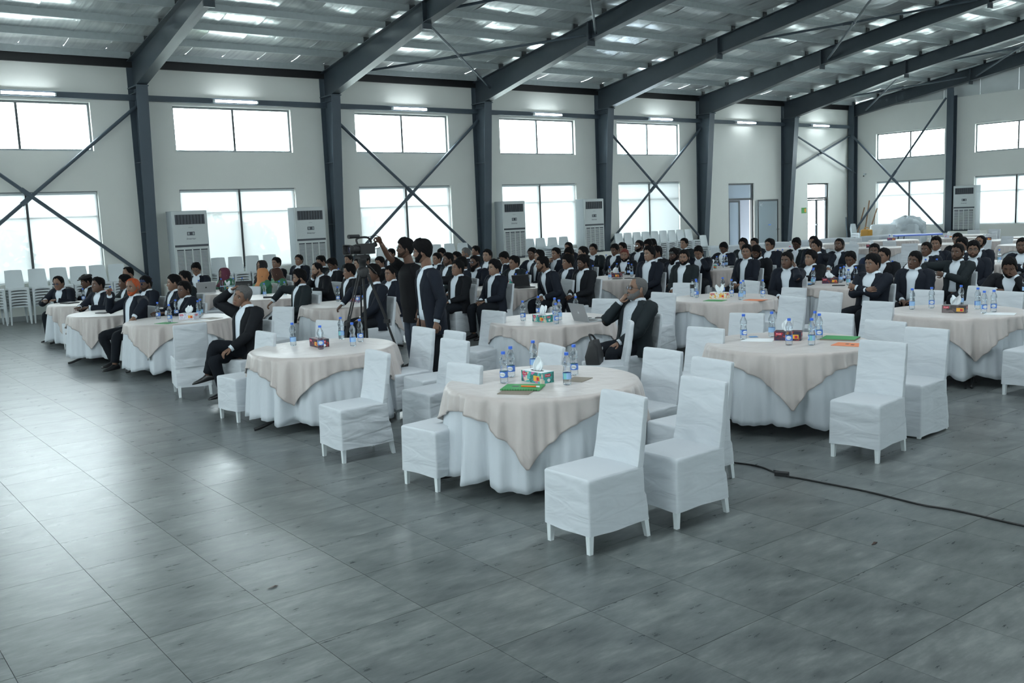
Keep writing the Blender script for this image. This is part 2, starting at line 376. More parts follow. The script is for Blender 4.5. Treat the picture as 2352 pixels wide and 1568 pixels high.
def window(side, u0, u1, z0, z1, blind=False):
    pm = wall_map(side); WN[0] += 1; fw = 0.05; um = (u0+u1)/2
    mb = MB()
    for a, b, c, d in ((u0, u1, z0, z0+fw), (u0, u1, z1-fw, z1), (u0, u0+fw, z0+fw, z1-fw), (u1-fw, u1, z0+fw, z1-fw)):
        hexa(mb, pm, a, b, 0.10, 0.17, c, d)
    root = struct(obj('window_%d' % WN[0], mb, 'grey_frame', smooth=False))
    mu = MB(); hexa(mu, pm, um-0.028, um+0.028, 0.045 if blind else 0.10, 0.17, z0+fw, z1-fw); obj('mullion', mu, 'dark_frame', root, smooth=False)
    if blind:
        tr = MB(); zt = z1-0.62; hexa(tr, pm, u0+fw, um-0.028, 0.11, 0.16, zt-0.02, zt+0.02); hexa(tr, pm, um+0.028, u1-fw, 0.11, 0.16, zt-0.02, zt+0.02)
        obj('transom', tr, 'grey_frame', root, smooth=False)
    for a, b in ((u0+fw, um-0.028), (um+0.028, u1-fw)):
        g = MB(); hexa(g, pm, a, b, 0.13, 0.14, z0+fw, z1-fw); obj('pane', g, 'pane_glass', root, smooth=False)
        if blind:
            bl = MB(); n = 14; us = np.linspace(a-0.02 if a < um else a+0.002, b-0.002 if b < um else b+0.02, n)
            ws = 0.065+0.004*np.sin(us*9)
            rows = [[pm(u, ww, z) for u, ww in zip(us, ws)] for z in (z1-0.06, (z0+z1)/2, z0+0.02)]
            bl.loft(np.array(rows), closed=False); obj('blind', bl, 'blind', root)
            rl = MB(); rl.tube([pm(us[0], 0.06, z1-0.05), pm(us[-1], 0.06, z1-0.05)], 0.028, 10, 1); obj('blind_roller', rl, 'white_plastic', root)
UZ, LZ = (4.05, 5.23), (0.9, 3.07)
lw = [(c+0.94, c+4.23) for c in COLX[:-2]]
D1, D2 = (30.64, 32.26, 0, 2.96), (35.93, 37.5, 0, 2.90)
holes = [(a, b, *z) for a, b in lw for z in (UZ, LZ)]+[D1, D2]
wall('left', XN, XF, 6.12, holes)
for z_, h_ in ((4.64, 1.2), (1.6, 3.0)):
    portal(((XN+XF)/2, YW+0.22, z_), XF-XN, h_, (-PI/2, 0, 0)); portal(((XN+XF)/2, YN-0.22, z_), XF-XN, h_, (PI/2, 0, 0))
    portal((XF+0.22, 15.4, z_-0.2), h_, 18, (0, PI/2, 0)); portal((XN-0.22, 8.6, z_), h_, 31, (0, -PI/2, 0))
FZ = ((3.82, 4.96), (0.9, 2.86)); fw_ = [(20.9, 24.04), (16.25, 19.62), (11.5, 14.8), (6.8, 10.1)]
wall('back', YN, YW+0.25, 6.12, [(a, b, *z) for a, b in fw_ for z in FZ])
rw = [(c+0.94, c+4.23) for c in COLX]
wall('right', XN, XF, 6.12, [(a, b, *z) for a, b in rw for z in (UZ, LZ)])
nw = [(20.3, 23.6), (15.0, 18.3), (9.7, 13.0), (4.4, 7.7), (-0.9, 2.4), (-6.2, -2.9)]
wall('front', YN, YW+0.25, 6.12, [(a, b, *z) for a, b in nw for z in (UZ, LZ)])
for a, b in lw: window('left', a, b, *UZ); window('left', a, b, *LZ, blind=True)
for a, b in fw_: window('back', a, b, *FZ[0]); window('back', a, b, *FZ[1], blind=True)
for a, b in rw: window('right', a, b, *UZ); window('right', a, b, *LZ, blind=True)
for a, b in nw: window('front', a, b, *UZ); window('front', a, b, *LZ, blind=True)
gm = MB()
for s_ in ('front', 'back'):
    X = XN-0.12 if s_ == 'front' else XF+0.12
    ys = np.linspace(YN, YW+0.25, 28)
    root = struct(thing('wall_gable_'+s_, 'foil faced insulation gable above the white wall', 'wall')) if False else None
    par = [o for o in COL.objects if o.name == 'wall_'+s_][0]
    for a, b in zip(ys, ys[1:]):
        m = MB(); a2, b2 = a+0.004, b-0.004
        v = [(X+dx, y, z) for dx in (-0.03, 0.03) for y, z in ((a2, 6.12), (b2, 6.12), (b2, roof_z(b2)+0.3), (a2, roof_z(a2)+0.3))]
        m.add(v, [(0,1,2,3),(7,6,5,4),(0,4,5,1),(1,5,6,2),(2,6,7,3),(3,7,4,0)]); obj('gable_panel', m, 'foil', par, smooth=False)
b_ = MB(); b_.box(((XN+D1[0])/2, YW-0.008, 0.06), (D1[0]-XN, 0.016, 0.12)); b_.box(((D1[1]+D2[0])/2, YW-0.008, 0.06), (D2[0]-D1[1], 0.016, 0.12)); b_.box(((D2[1]+XF)/2, YW-0.008, 0.06), (XF-D2[1], 0.016, 0.12))
struct(obj('baseboard_left', b_, 'wall_trim', smooth=False))
b_ = MB(); b_.box((XF-0.008, (YN+YW)/2, 0.06), (0.016, YW-YN-0.1, 0.12)); struct(obj('baseboard_back', b_, 'wall_trim', smooth=False))
t_ = MB(); t_.box(((XN+XF)/2, YW-0.10, 5.37), (XF-XN-0.4, 0.10, 0.14)); struct(obj('trim_1', t_, 'steel', smooth=False), 'grey steel rail running along the wall above the windows')
t_ = MB(); t_.box(((XN+XF)/2, YW-0.03, 6.30), (XF-XN-0.4, 0.10, 0.36)); t_.box(((XN+XF)/2, YN+0.03, 6.30), (XF-XN-0.4, 0.10, 0.36)); struct(obj('trim_2', t_, 'black', smooth=False), 'dark eave strip between wall and roof')
# ground outside
g = MB(); g.box((15, 5, -0.4), (160, 160, 0.2)); mat('outside_ground', (0.40, 0.42, 0.40), 0.9, var=0.1); struct(obj('ground_outside', g, 'outside_ground', smooth=False))

# floor: slab with one tile per piece
fl = MB(); fl.box(((XN+XF)/2, (YN+YW)/2, -0.11), (XF-XN, YW-YN, 0.20)); FLOOR = struct(obj('floor', fl, 'grout', smooth=False))
tm = MB(); tm.box((0, 0, -0.005), (TX-0.003, TY-0.003, 0.010)); TILE = tm.mesh('tile', 'tile', False)
tiles = []
for i in range(int((XN-TOX)/TX)-1, int((XF-TOX)/TX)+1):
    for j in range(int((YN-TOY)/TY)-1, int((YW-TOY)/TY)+1):
        cx, cy = TOX+(i+0.5)*TX, TOY+(j+0.5)*TY
        if cx-TX/2 < XN or cx+TX/2 > XF+0.3 or cy-TY/2 < YN or cy+TY/2 > YW+0.3: continue
        p = Vector((cx, cy, 0))-Vector((0, 0, CAM_H)); zc = p.dot(_d)
        vis = zc > 0.5 and abs(p.dot(_r)/zc) < 0.58 and abs(p.dot(_u)/zc) < 0.40
        tiles.append((0 if vis else 1, p.length, cx, cy))
tiles.sort()
for k, (_, _, cx, cy) in enumerate(tiles[:300]): link('tile', TILE, FLOOR, (cx, cy, 0))
rest = MB(); S = np.array([(-1,-1,-.01),(1,-1,-.01),(1,1,-.01),(-1,1,-.01),(-1,-1,0),(1,-1,0),(1,1,0),(-1,1,0)])*np.array([(TX-0.003)/2, (TY-0.003)/2, 1])
for _, _, cx, cy in tiles[300:]:
    rest.add(S+np.array((cx, cy, 0)), [(4,5,6,7),(0,1,5,4),(1,2,6,5),(2,3,7,6),(3,0,4,7)])
ro = obj('tile_field', rest, 'tile', FLOOR, smooth=False); ro['kind'] = 'stuff'

# ceiling: foil faced sheets hung over the purlins
cl = MB()
ysr = np.concatenate([np.array([YW+0.3]), np.array([YW-0.25-1.162*k for k in range(int((YW-0.25-RIDGE)/1.162)+1)])])
v = []; n_ = 0
SKY = 1.25  # half width of the roof opening for the added rooflight
for y0, y1 in ((YW+0.3, RIDGE+SKY), (RIDGE-SKY, YN-0.3)):
    v = [(XN-0.3, y0, roof_z(y0)+0.42), (XF+0.3, y0, roof_z(y0)+0.42), (XF+0.3, y1, roof_z(y1)+0.42), (XN-0.3, y1, roof_z(y1)+0.42)]
    v += [(a, b, c+0.05) for a, b, c in v]; cl.add(v, [(0,1,2,3),(7,6,5,4),(0,4,5,1),(1,5,6,2),(2,6,7,3),(3,7,4,0)])
CEIL = struct(obj('ceiling', cl, 'galv', smooth=False))
xs_ = [XN-0.3]+COLX+[XF+0.3]
for xa, xb in zip(xs_, xs_[1:]):          # unseen ridge rooflight, added for light from above; a pane per slope and bay
    for y0, y1 in ((RIDGE+SKY, RIDGE), (RIDGE, RIDGE-SKY)):
        m = MB(); m.add([(xa+0.02, y0, roof_z(y0)+0.44), (xb-0.02, y0, roof_z(y0)+0.44), (xb-0.02, y1, roof_z(y1)+0.44), (xa+0.02, y1, roof_z(y1)+0.44)], [(0, 1, 2, 3)]); obj('added_rooflight_pane', m, 'added_skylight_glass', CEIL, smooth=False)
portal(((XN+XF)/2, RIDGE, roof_z(RIDGE)+0.6), XF-XN, 2*SKY, (0, 0, 0))
sw = 0.97; ns = int((XF-XN)/sw)
for k in range(ns+1):
    xa, xb = XN+k*sw, min(XN+(k+1)*sw, XF)
    if xb-xa < 0.1: continue
    m = MB(); rows = []; ph = RNG.uniform(0, 6, 3)
    for y in np.arange(RIDGE+SKY, YW+0.3, 0.145):
        t = ((YW-0.25-y)/1.162) % 1.0; sag = 0.045*math.sin(PI*t)**1.3*(1+0.25*math.sin(ph[0]+y*1.1))
        row = []
        for f in (0, 0.12, 0.35, 0.65, 0.88, 1):
            e = -0.012*(1-min(f, 1-f)*8) if min(f, 1-f) < 0.125 else 0
            row.append((xa+0.004+(xb-xa-0.008)*f, y, roof_z(y)+0.165-sag*(0.8+0.2*math.sin(PI*f))+e+0.003*math.sin(y*7+ph[1]+f*3)))
        rows.append(row)
    m.loft(np.array(rows), closed=False); obj('roof_sheet', m, 'foil', CEIL, angle=None)
pm_ = MB()   # one purlin, C section, shared by all
L = XF-XN-0.1
for (a, b, c, d) in ((0, 0.10, 0.006, 0.20), (0.035, 0.005, 0.07, 0.006), (0.035, 0.195, 0.07, 0.006), (0.067, 0.015, 0.006, 0.02), (0.067, 0.185, 0.006, 0.02)):
    pm_.box((0, a, b), (L, c, d))
PUR = pm_.mesh('purlin', 'galv', False)
for y in ysr[1:]:
    if y > RIDGE+SKY: link('purlin', PUR, CEIL, ((XN+XF)/2, y, roof_z(y)+0.005))
cleat = MB(); cleat.box((0, 0, 0.09), (0.16, 0.02, 0.16))
for dx in (-0.04, 0.04):
    for dz in (0.05, 0.12): cleat.tube([(dx, -0.01, dz), (dx, -0.03, dz)], 0.012, 6, 1)
CLE = cleat.mesh('purlin_cleat', 'dark_frame', False)
FX = COLX+[XF-0.18]
for x in FX:
    for y in ysr[1:14]: link('purlin_cleat', CLE, CEIL, (x, y-0.03, roof_z(y)))
# steel frames
ord_ = ['first', 'second', 'third', 'fourth', 'fifth', 'sixth', 'seventh', 'eighth', 'ninth', 'tenth']
def plate_prism(mb, x0, x1, yz):
    n = len(yz); v = [(x0, y, z) for y, z in yz]+[(x1, y, z) for y, z in yz]
    f = [tuple(range(n-1, -1, -1)), tuple(range(n, 2*n))]+[(i, (i+1) % n, n+(i+1) % n, n+i) for i in range(n)]
    mb.add(v, f)
visn = 0
for k, x in enumerate(COLX):
    last = False
    if x > 2 and x < 38: visn += 1; nm = '%s of the wall columns counted from the left' % ord_[visn-1]
    else: nm = 'outside the left edge of the picture' 
    for side in (1, -1):
        # 1: long wall, -1: opposite wall
        yo = YW-0.01 if side == 1 else YN+0.01
        lab = ('slate grey tapered steel column, '+nm) if side == 1 else 'slate grey tapered steel column on the wall behind the photographer'
        t = thing('steel_column', lab, 'column', (x, yo, 0), 0 if side == 1 else PI, 'tapered columns of the long wall' if side == 1 else 'columns behind the photographer')
        yi0, yi1, zt = -0.26, -0.68, 5.60
        w_ = MB(); plate_prism(w_, -0.006, 0.006, [(0, 0), (0, zt), (yi1, zt), (yi0, 0)]); obj('web', w_, 'steel', t, smooth=False)
        f_ = MB(); f_.box((0, -0.008, 3.1), (0.28, 0.016, 6.2)); obj('outer_flange', f_, 'steel', t, smooth=False)
        f_ = MB(); plate_prism(f_, -0.14, 0.14, [(yi0, 0), (yi0-0.016, 0), (yi1-0.016, zt), (yi1, zt)]); obj('inner_flange', f_, 'steel', t, smooth=False)
        for zz in (2.0, 3.75, 5.45):
            yi = yi0+(yi1-yi0)*zz/zt; s_ = MB(); s_.box((0, (yi-0.01)/2, zz), (0.26, -yi-0.02, 0.014)); obj('stiffener', s_, 'steel', t, smooth=False)
        s_ = MB(); s_.box((0, yi1/2-0.02, zt+0.0), (0.30, -yi1+0.08, 0.03)); obj('cap_plate', s_, 'steel', t, smooth=False)
        s_ = MB(); s_.box((0, -0.17, 0.012), (0.32, 0.42, 0.024)); obj('base_plate', s_, 'steel', t, smooth=False)
for k, x in enumerate(FX):
    if x < 2: continue
    end = k == len(FX)-1
    lab = 'dark rafter against the far gable wall' if end else 'dark tapered steel rafter above the %s wall column from the left' % ord_[k-2]
    t = thing('roof_rafter', lab, 'beam', (x, 0, 0), 0, 'steel rafters')
    ykn, zkn = YW-0.68, 5.60
    top = [(YW-0.05, roof_z(YW-0.05)), (RIDGE, roof_z(RIDGE)), (YN+0.05, roof_z(YN+0.05))]
    dep = 0.50
    if end: bot = [(YN+0.05, roof_z(YN+0.05)-dep), (RIDGE, roof_z(RIDGE)-dep), (YW-0.05, roof_z(YW-0.05)-dep)]
    else: bot = [(YN+0.05, roof_z(YN)-dep-0.3), (RIDGE, roof_z(RIDGE)-dep), (19.75, roof_z(19.75)-dep), (ykn, zkn+0.02)]+[(YW-0.05, zkn+0.02)]
    w_ = MB(); plate_prism(w_, -0.006, 0.006, top+bot); obj('web', w_, 'rafter_steel', t, smooth=False)
    for nm, pl in (('top_flange', top), ('bottom_flange', bot if end else bot[:-1])):
        f_ = MB(); sg = -1 if nm[0] == 't' else 1
        for (ya, za), (yb, zb) in zip(pl, pl[1:]): plate_prism(f_, -0.13, 0.13, [(ya, za), (yb, zb), (yb, zb+sg*0.016), (ya, za+sg*0.016)])
        obj(nm, f_, 'rafter_steel', t, smooth=False)
    for ys_ in (19.75, 14.1, 8.6):
        zt_ = roof_z(ys_); s_ = MB(); s_.box((0, ys_, zt_-dep/2-0.06), (0.24, 0.05, dep+0.14)); obj('splice_plate', s_, 'rafter_steel', t, smooth=False)
# columns on the far wall
for i, y in enumerate((YW-0.2, 20.52, 15.75, 10.9)):
    t = thing('steel_column', ['slate grey steel column in the far corner of the hall', 'slate grey steel column between the two far wall windows', 'far wall column beyond the right edge of the picture', 'far wall column beyond the right edge of the picture'][i], 'column', (XF-0.01, y, 0), 0, 'columns of the far wall')
    for nm, c, d in (('outer_flange', (-0.008, 0, 3.1), (0.016, 0.28, 6.2)), ('inner_flange', (-0.30, 0, 3.25), (0.016, 0.28, 6.5)), ('web', (-0.155, 0, 3.2), (0.28, 0.012, 6.4))):
        m = MB(); m.box(c, d); obj(nm, m, 'steel', t, smooth=False)
# bracing
def rods(label, prs, r=0.045, cat='brace'):
    c = np.mean([p for q in prs for p in q], axis=0); t = thing('cross_brace', label, cat, tuple(c), 0, 'cross bracing')
    for p, q in prs:
        m = MB(); m.tube([np.array(p)-c, np.array(q)-c], r, 10, 1); o = obj('rod', m, 'steel', t)
        g2 = MB(); d = np.array(q)-np.array(p); mid = (np.array(p)+np.array(q))/2-c; d = d/np.linalg.norm(d); g2.tube([mid-d*0.28, mid+d*0.02], r*1.35, 8, 1); obj('coupler', g2, 'steel', t)
def xwall(xa, xb, za, zb, y=YW-0.20): return [((xa+0.02, y-0.05, zb), (xb-0.02, y-0.05, za)), ((xa+0.02, y+0.05, za), (xb-0.02, y+0.05, zb))]
rods('grey rod cross brace over the leftmost windows', xwall(COLX[2], COLX[3], 0.75, 5.15))
rods('grey rod cross brace over the windows behind the cameraman', xwall(COLX[4], COLX[5], 0.55, 5.1))
rods('grey rod cross brace over the windows left of the open door', xwall(COLX[6], COLX[7], 0.7, 5.1))
rods('short grey rod cross brace above the far door', xwall(COLX[8], XF, 3.3, 5.1), 0.04)
xo = XF-0.40
rods('grey rod cross brace over the far wall window by the corner', [((xo, 24.95, 4.95), (xo, 20.6, 0.55)), ((xo-0.1, 24.95, 0.45), (xo-0.1, 20.6, 6.1))])
def xroof(xa, xb, ya, yb):
    za, zb = roof_z(ya)-0.30, roof_z(yb)-0.30
    return [((xa+0.05, ya, za), (xb-0.05, yb, zb)), ((xa+0.05, yb, zb-0.08), (xb-0.05, ya, za-0.08))]
rods('roof cross brace between second and third column near the eave', xroof(COLX[4], COLX[5], 24.4, 19.9), 0.035)
rods('roof cross brace between second and third column at the picture top', xroof(COLX[4], COLX[5], 19.5, 14.3), 0.035)
rods('roof cross brace between fourth and fifth rafters', xroof(COLX[6], COLX[7], 19.5, 14.3), 0.035)
rods('roof cross brace beside the far gable near the eave', xroof(COLX[8], XF-0.2, 24.4, 19.9), 0.035)
rods('roof cross brace beside the far gable higher up', xroof(COLX[8], XF-0.2, 19.5, 14.3), 0.035)
# batten lights
for i, x in enumerate([-5.5, -0.2, 5.12, 10.2, 15.65, 21.1, 26.57, 31.5, 36.55]):
    if x < 2: lab = ('white batten light outside the left edge, %s one' % ('farther', 'nearer')[i])
    else: lab = 'glowing white batten light on the wall rail, %s from the left' % ord_[i-2]
    t = thing('batten_light', lab, 'light', (x, YW-0.21, 5.36), 0, 'batten lights along the wall rail')
    m = MB(); m.box((0, 0.03, 0.0), (1.22, 0.05, 0.06)); obj('housing', m, 'white_plastic', t, smooth=False)
    m = MB(); m.tube([(-0.58, -0.025, 0), (0.58, -0.025, 0)], 0.032, 12, 1); obj('diffuser', m, 'tube_light', t)
    for s_ in (-1, 1):
        m = MB(); m.tube([(s_*0.58, -0.025, 0), (s_*0.615, -0.025, 0)], 0.036, 12, 1); obj('end_cap', m, 'white_plastic', t)
# doors
def leafglass(par, pm, u0, u1, z0, z1, fr=0.07, w=0.10, gm_='pane_glass', nm='pane'):
    m = MB()
    for a, b, c, d in ((u0, u1, z0, z0+fr), (u0, u1, z1-fr, z1), (u0, u0+fr, z0+fr, z1-fr), (u1-fr, u1, z0+fr, z1-fr)): hexa(m, pm, a, b, w-0.025, w+0.025, c, d)
    o = obj('leaf_frame', m, 'dark_frame', par, smooth=False)
    g = MB(); hexa(g, pm, u0+fr, u1-fr, w-0.005, w+0.005, z0+fr, z1-fr); obj(nm, g, gm_, o, smooth=False); return o
def door(n, D, zt, label):
    pm = wall_map('left'); u0, u1, _, z1 = D; m = MB()
    for a, b, c, d in ((u0, u0+0.06, 0, z1), (u1-0.06, u1, 0, z1), (u0+0.06, u1-0.06, z1-0.06, z1), (u0+0.06, u1-0.06, zt-0.05, zt+0.03)): hexa(m, pm, a, b, 0.06, 0.16, c, d)
    r = struct(obj('door_%d' % n, m, 'dark_frame', smooth=False), label)
    g = MB(); hexa(g, pm, u0+0.06, u1-0.06, 0.105, 0.115, zt+0.03, z1-0.06); obj('transom_pane', g, 'pane_glass' if n == 2 else 'frosted', r, smooth=False)
    return r, pm
d1, pm = door(1, D1, 2.33, 'double glass door with transom, one leaf swung open')
leafglass(d1, pm, D1[0]+0.07, (D1[0]+D1[1])/2-0.01, 0.02, 2.27, gm_='frosted')
ol = leafglass(d1, lambda u, w_, z: (u, YW-0.10-w_*0.3, z), D1[1]+0.05, D1[1]+1.42, 0.05, 2.27, gm_='frosted')
m = MB(); m.tube([(D1[1]+1.36, YW-0.16, 1.02), (D1[1]+1.36, YW-0.22, 1.02), (D1[1]+1.2, YW-0.22, 1.02)], 0.012, 8, 2); obj('handle', m, 'dark_frame', ol)
m = MB(); v, f = text_geo('20', 0.16); vv = np.stack([-v[:, 0]+D1[1]+0.25, np.full(len(v), YW-0.165), v[:, 1]+2.05], 1); m.add(vv, f); obj('leaf_number', m, 'logo_light', ol, smooth=False)
m = MB(); m.box((D1[1]+0.80, YW-0.165, 1.22), (0.16, 0.004, 0.045)); obj('door_sticker', m, 'label_blue', ol, smooth=False)
d2, pm = door(2, D2, 2.26, 'glass double door with transom in the far corner')
for a, b in ((D2[0]+0.07, (D2[0]+D2[1])/2-0.005), ((D2[0]+D2[1])/2+0.005, D2[1]-0.07)): leafglass(d2, pm, a, b, 0.02, 2.20, 0.06)
for dx in (-0.09, 0.09):
    m = MB(); xx = (D2[0]+D2[1])/2+dx; m.tube([(xx, YW+0.03, 1.05), (xx, YW+0.03, 1.12)], 0.012, 8, 1); m.tube([(xx, YW+0.03, 1.085), (xx, YW+0.09, 1.085)], 0.01, 8, 1); obj('handle', m, 'silver', d2)
# annex room wall seen through the first door
m = MB(); m.box((31.5, YW+3.2, 1.6), (7.5, 0.1, 3.2)); mat('annex', (0.42, 0.45, 0.52), 0.8); struct(obj('wall_annex', m, 'annex', smooth=False), 'bluish wall seen through the glass door')
m = MB(); m.box((34.8, YW+1.75, 1.6), (0.1, 2.9, 3.2)); struct(obj('wall_annex_side', m, 'annex', smooth=False))
m = MB(); m.box((31.5, YW+1.7, 3.25), (7.5, 3.1, 0.1)); struct(obj('ceiling_annex', m, 'annex', smooth=False))
# ================================================================== FURNITURE
def rrect(hx, hy, r, n=4, ex=6, ey=6):
    pts = []
    for cx, cy, a0 in ((hx-r, hy-r, 0), (-hx+r, hy-r, PI/2), (-hx+r, -hy+r, PI), (hx-r, -hy+r, 1.5*PI)):
        for k in range(n+1):
            a = a0+PI/2*k/n; pts.append((cx+r*math.cos(a), cy+r*math.sin(a)))
    out = []; m = len(pts)
    for i in range(m):
        p, q = pts[i], pts[(i+1) % m]; out.append(p)
        if (i+1) % (n+1) == 0:
            k = ey if abs(p[0]-q[0]) < abs(p[1]-q[1]) else ex
            for t in range(1, k): out.append((p[0]+(q[0]-p[0])*t/k, p[1]+(q[1]-p[1])*t/k))
    return np.array(out)
def make_cover(seed, hem=0.115, top=0.895):
    r = np.random.default_rng(seed); mb = MB(); rings = []
    ph = r.uniform(0, 6.28, 8); tilt = r.uniform(-9, 9)
    zs = [hem, hem+0.012, hem+0.035]+list(np.linspace(hem+0.06, 0.435, 11))+[0.455, 0.462, 0.468]
    for z in zs:
        ins = {0.455: 0.0, 0.462: 0.003, 0.468: 0.009}.get(z, 0)
        fl = (0.46-z)*0.05
        p = rrect(0.235-ins+fl*0.4, 0.208-ins+fl*0.3, 0.012, 2, 12, 12)
        a = np.arctan2(p[:, 1], p[:, 0]); lowz = min(1, (0.47-z)/0.1)
        nrm = np.stack([np.sign(p[:, 0])*(np.abs(p[:, 0]) > 0.22-ins), np.sign(p[:, 1])*(np.abs(p[:, 1]) > 0.195-ins)], 1)
        sx_ = p[:, 0]+p[:, 1]
        dg = np.sin(34*z+(16+tilt)*p[:, 0]*np.where(p[:, 1] > 0, 1, -1)+ph[0]+1.2*np.sin(9*sx_+ph[2])); d2 = np.sin(62*z-22*p[:, 0]+9*p[:, 1]+ph[1])
        wr = 0.0050*np.sign(dg)*np.abs(dg)**1.6*(0.45+0.55*np.clip(-p[:, 0]*4, -0.4, 1))+0.0022*d2+0.003*np.sin(5*a+ph[2])
        hz = np.zeros(len(p))+z+(0.004*np.cos(4*a+ph[3]) if z < hem+0.02 else 0)
        if z < 0.3: p = p+np.stack([np.where(p[:, 0] < -0.1, -0.03*(0.46-z)/0.35, 0), 0*a], 1)
        sag = 0
        cm = 1-np.exp(-(np.minimum(np.abs(np.abs(p[:, 0])-0.235), np.abs(np.abs(p[:, 1])-0.208)+0*a)*0+np.maximum(np.abs(np.abs(p[:, 0])-0.235), np.abs(np.abs(p[:, 1])-0.208)))**2/0.05**2)
        q = p+nrm*(wr*lowz*cm*min(1, (z-hem)/0.05))[:, None]
        rings.append(np.stack([q[:, 0], q[:, 1], hz+sag], 1))
    mb.loft(rings, caps=False); n = len(rings[0])
    last = rings[-1]; mb.loft([last, last*np.array([0.9, 0.9, 1])+np.array([0, 0, 0.001]), last*np.array([0.5, 0.5, 1])+np.array([0, 0, -0.006]), last*np.array([0.02, 0.02, 1])+np.array([0, 0, -0.010])], caps=True)
    # backrest slab
    rb = []; bz = [0.36]+list(np.linspace(0.42, top-0.03, 15))+[top-0.008, top]
    for z in bz:
        t = (z-0.46)/(top-0.46); cx = -0.205-0.075*max(0, t)**0.8; hw = 0.205-0.006*t+(0.0012*math.sin(z*40+ph[4])); th = 0.026-0.006*t
        ins = 0.012 if z == top else 0
        p = rrect(th-ins*0.3, hw-ins*0.4, 0.008, 2, ex=2, ey=12)
        bend = 0.016*(1-(p[:, 1]/0.2)**2)*(-1)
        dg = np.sin(30*z+14*p[:, 1]+ph[5]+1.5*np.sin(11*p[:, 1]+ph[6])); wr = (0.0035*np.sign(dg)*np.abs(dg)**1.6*(1.25-t)+0.0015*np.sin(55*z+ph[6]+p[:, 1]*20))*np.clip(1-(np.abs(p[:, 1])/0.2)**4, 0, 1)
        tz = z-0.006*(p[:, 1]/0.2)*math.sin(ph[7]) if z > 0.8 else z+0*p[:, 1]
        rb.append(np.stack([cx+p[:, 0]+bend+wr, p[:, 1], tz], 1))
    mb.loft(rb)
    return mb.mesh('cover', 'chair_cover', True, 48)
COVERS = [make_cover(s) for s in (3, 11, 19, 27)]; COVER_LONG = make_cover(5, 0.02)
def leg_mesh(x, y, sx, sy):
    m = MB(); rings = []
    for z, w in ((0.44, 0.021), (0.12, 0.018), (0.0, 0.014)):
        t = (0.44-z)/0.44; cx, cy = x+sx*t, y+sy*t; rings.append([(cx-w, cy-w, z), (cx+w, cy-w, z), (cx+w, cy+w, z), (cx-w, cy+w, z)])
    m.loft(rings); return m.mesh('leg', 'white_plastic', False)
LEGS = [leg_mesh(0.205, 0.178, 0.012, 0.006), leg_mesh(0.205, -0.178, 0.012, -0.006), leg_mesh(-0.20, 0.175, -0.075, 0.008), leg_mesh(-0.20, -0.175, -0.075, -0.008)]
NCH = [0]
def covered_chair(x, y, face, label, group, cover=None):
    t = thing('covered_chair', label, 'chair', (x, y, 0), math.radians(face), group)
    me = cover or COVERS[NCH[0] % 4]; NCH[0] += 1
    link('cover', me, t)
    for l in LEGS: link('leg', l, t)
    return t
G_E = 'empty covered chairs around the tables'
EMPTY = [
 (3.90,4.31,180,'empty white covered chair in the foreground, nearest the camera'), (4.62,4.27,180,'empty white covered chair right behind the nearest foreground chair'),
 (3.95,6.12,187,'empty white covered chair left of the nearest round table'), (3.87,7.40,180,'empty white covered chair in front of the dark tissue box table'),
 (3.86,9.80,186,'white covered chair half hidden at the left of the dark tissue box table'), (5.12,8.60,181,'leftmost of three white covered chairs in front of the standing men'),
 (5.14,8.06,176,'middle one of three white covered chairs in front of the standing men'), (4.76,7.45,186,'rightmost of three white covered chairs in front of the standing men'),
 (6.62,9.32,188,'empty white covered chair left of the silver laptop table'), (4.88,10.15,205,'white covered chair seen behind the dark tissue box'),
 (5.35,12.55,200,'white covered chair behind the man scratching his head'), (7.00,14.95,212,'white covered chair back standing above the table behind the tripod'),
 (6.60,17.85,172,'white covered chair beside the black handbag table'), (5.08,6.46,172,'white covered chair behind the floral tissue box'),
 (6.78,7.27,140,'white covered chair holding the black shoulder bag'), (5.46,5.42,184,'white covered chair at the right rear of the nearest round table'),
 (5.30,4.78,179,'white covered chair between nearest table and front right table'), (6.77,6.05,192,'white covered chair left of the front right table'),
 (7.98,6.50,195,'white covered chair behind the leftmost bottle of the front right table'), (9.73,7.27,178,'white covered chair right of the yellow tissue box table'),
 (10.56,7.33,166,'white covered chair in front of the red tissue box table'), (8.45,5.75,190,'white covered chair behind the bottle group of the front right table'),
 (9.70,6.08,178,'tall white covered chair before the crossed-arms man'), (8.12,4.98,190,'white covered chair at the right rear of the front right table'),
 (7.82,4.43,183,'white chair with cover down to the floor at the right'), (6.86,4.26,187,'white covered chair standing before the orange leaflet table'),
 (10.12,4.40,178,'white covered chair cut by the right picture edge'), (9.46,9.15,190,'white covered chair left of the yellow tissue box table'),
 (10.92,9.95,208,'white covered chair behind the yellow tissue box'), (11.62,9.45,172,'white covered chair behind the right bottles of the yellow tissue box table'),
 (10.85,8.05,180,'white covered chair between yellow and red tissue box tables'), (11.25,6.25,197,'white covered chair behind the left bottles of the brown tissue box table'),
 (11.93,6.03,168,'tall white covered chair behind the brown tissue box'), (11.45,5.42,184,'white covered chair at the right of the brown tissue box table'),
 (8.42,9.20,195,'white covered chair beside the elbow of the grey bearded man'), (3.96,11.84,78,'white covered chair turned to the white dotted tissue box table'),
 (4.12,18.05,180,'white covered chair between the two leftmost tables'), (6.95,17.45,210,'low white chair back behind the bottle of the women in green')]
for i, (x, y, fc, lb) in enumerate(EMPTY): covered_chair(x, y, fc, lb, G_E, COVER_LONG if 'floor' in lb else None)
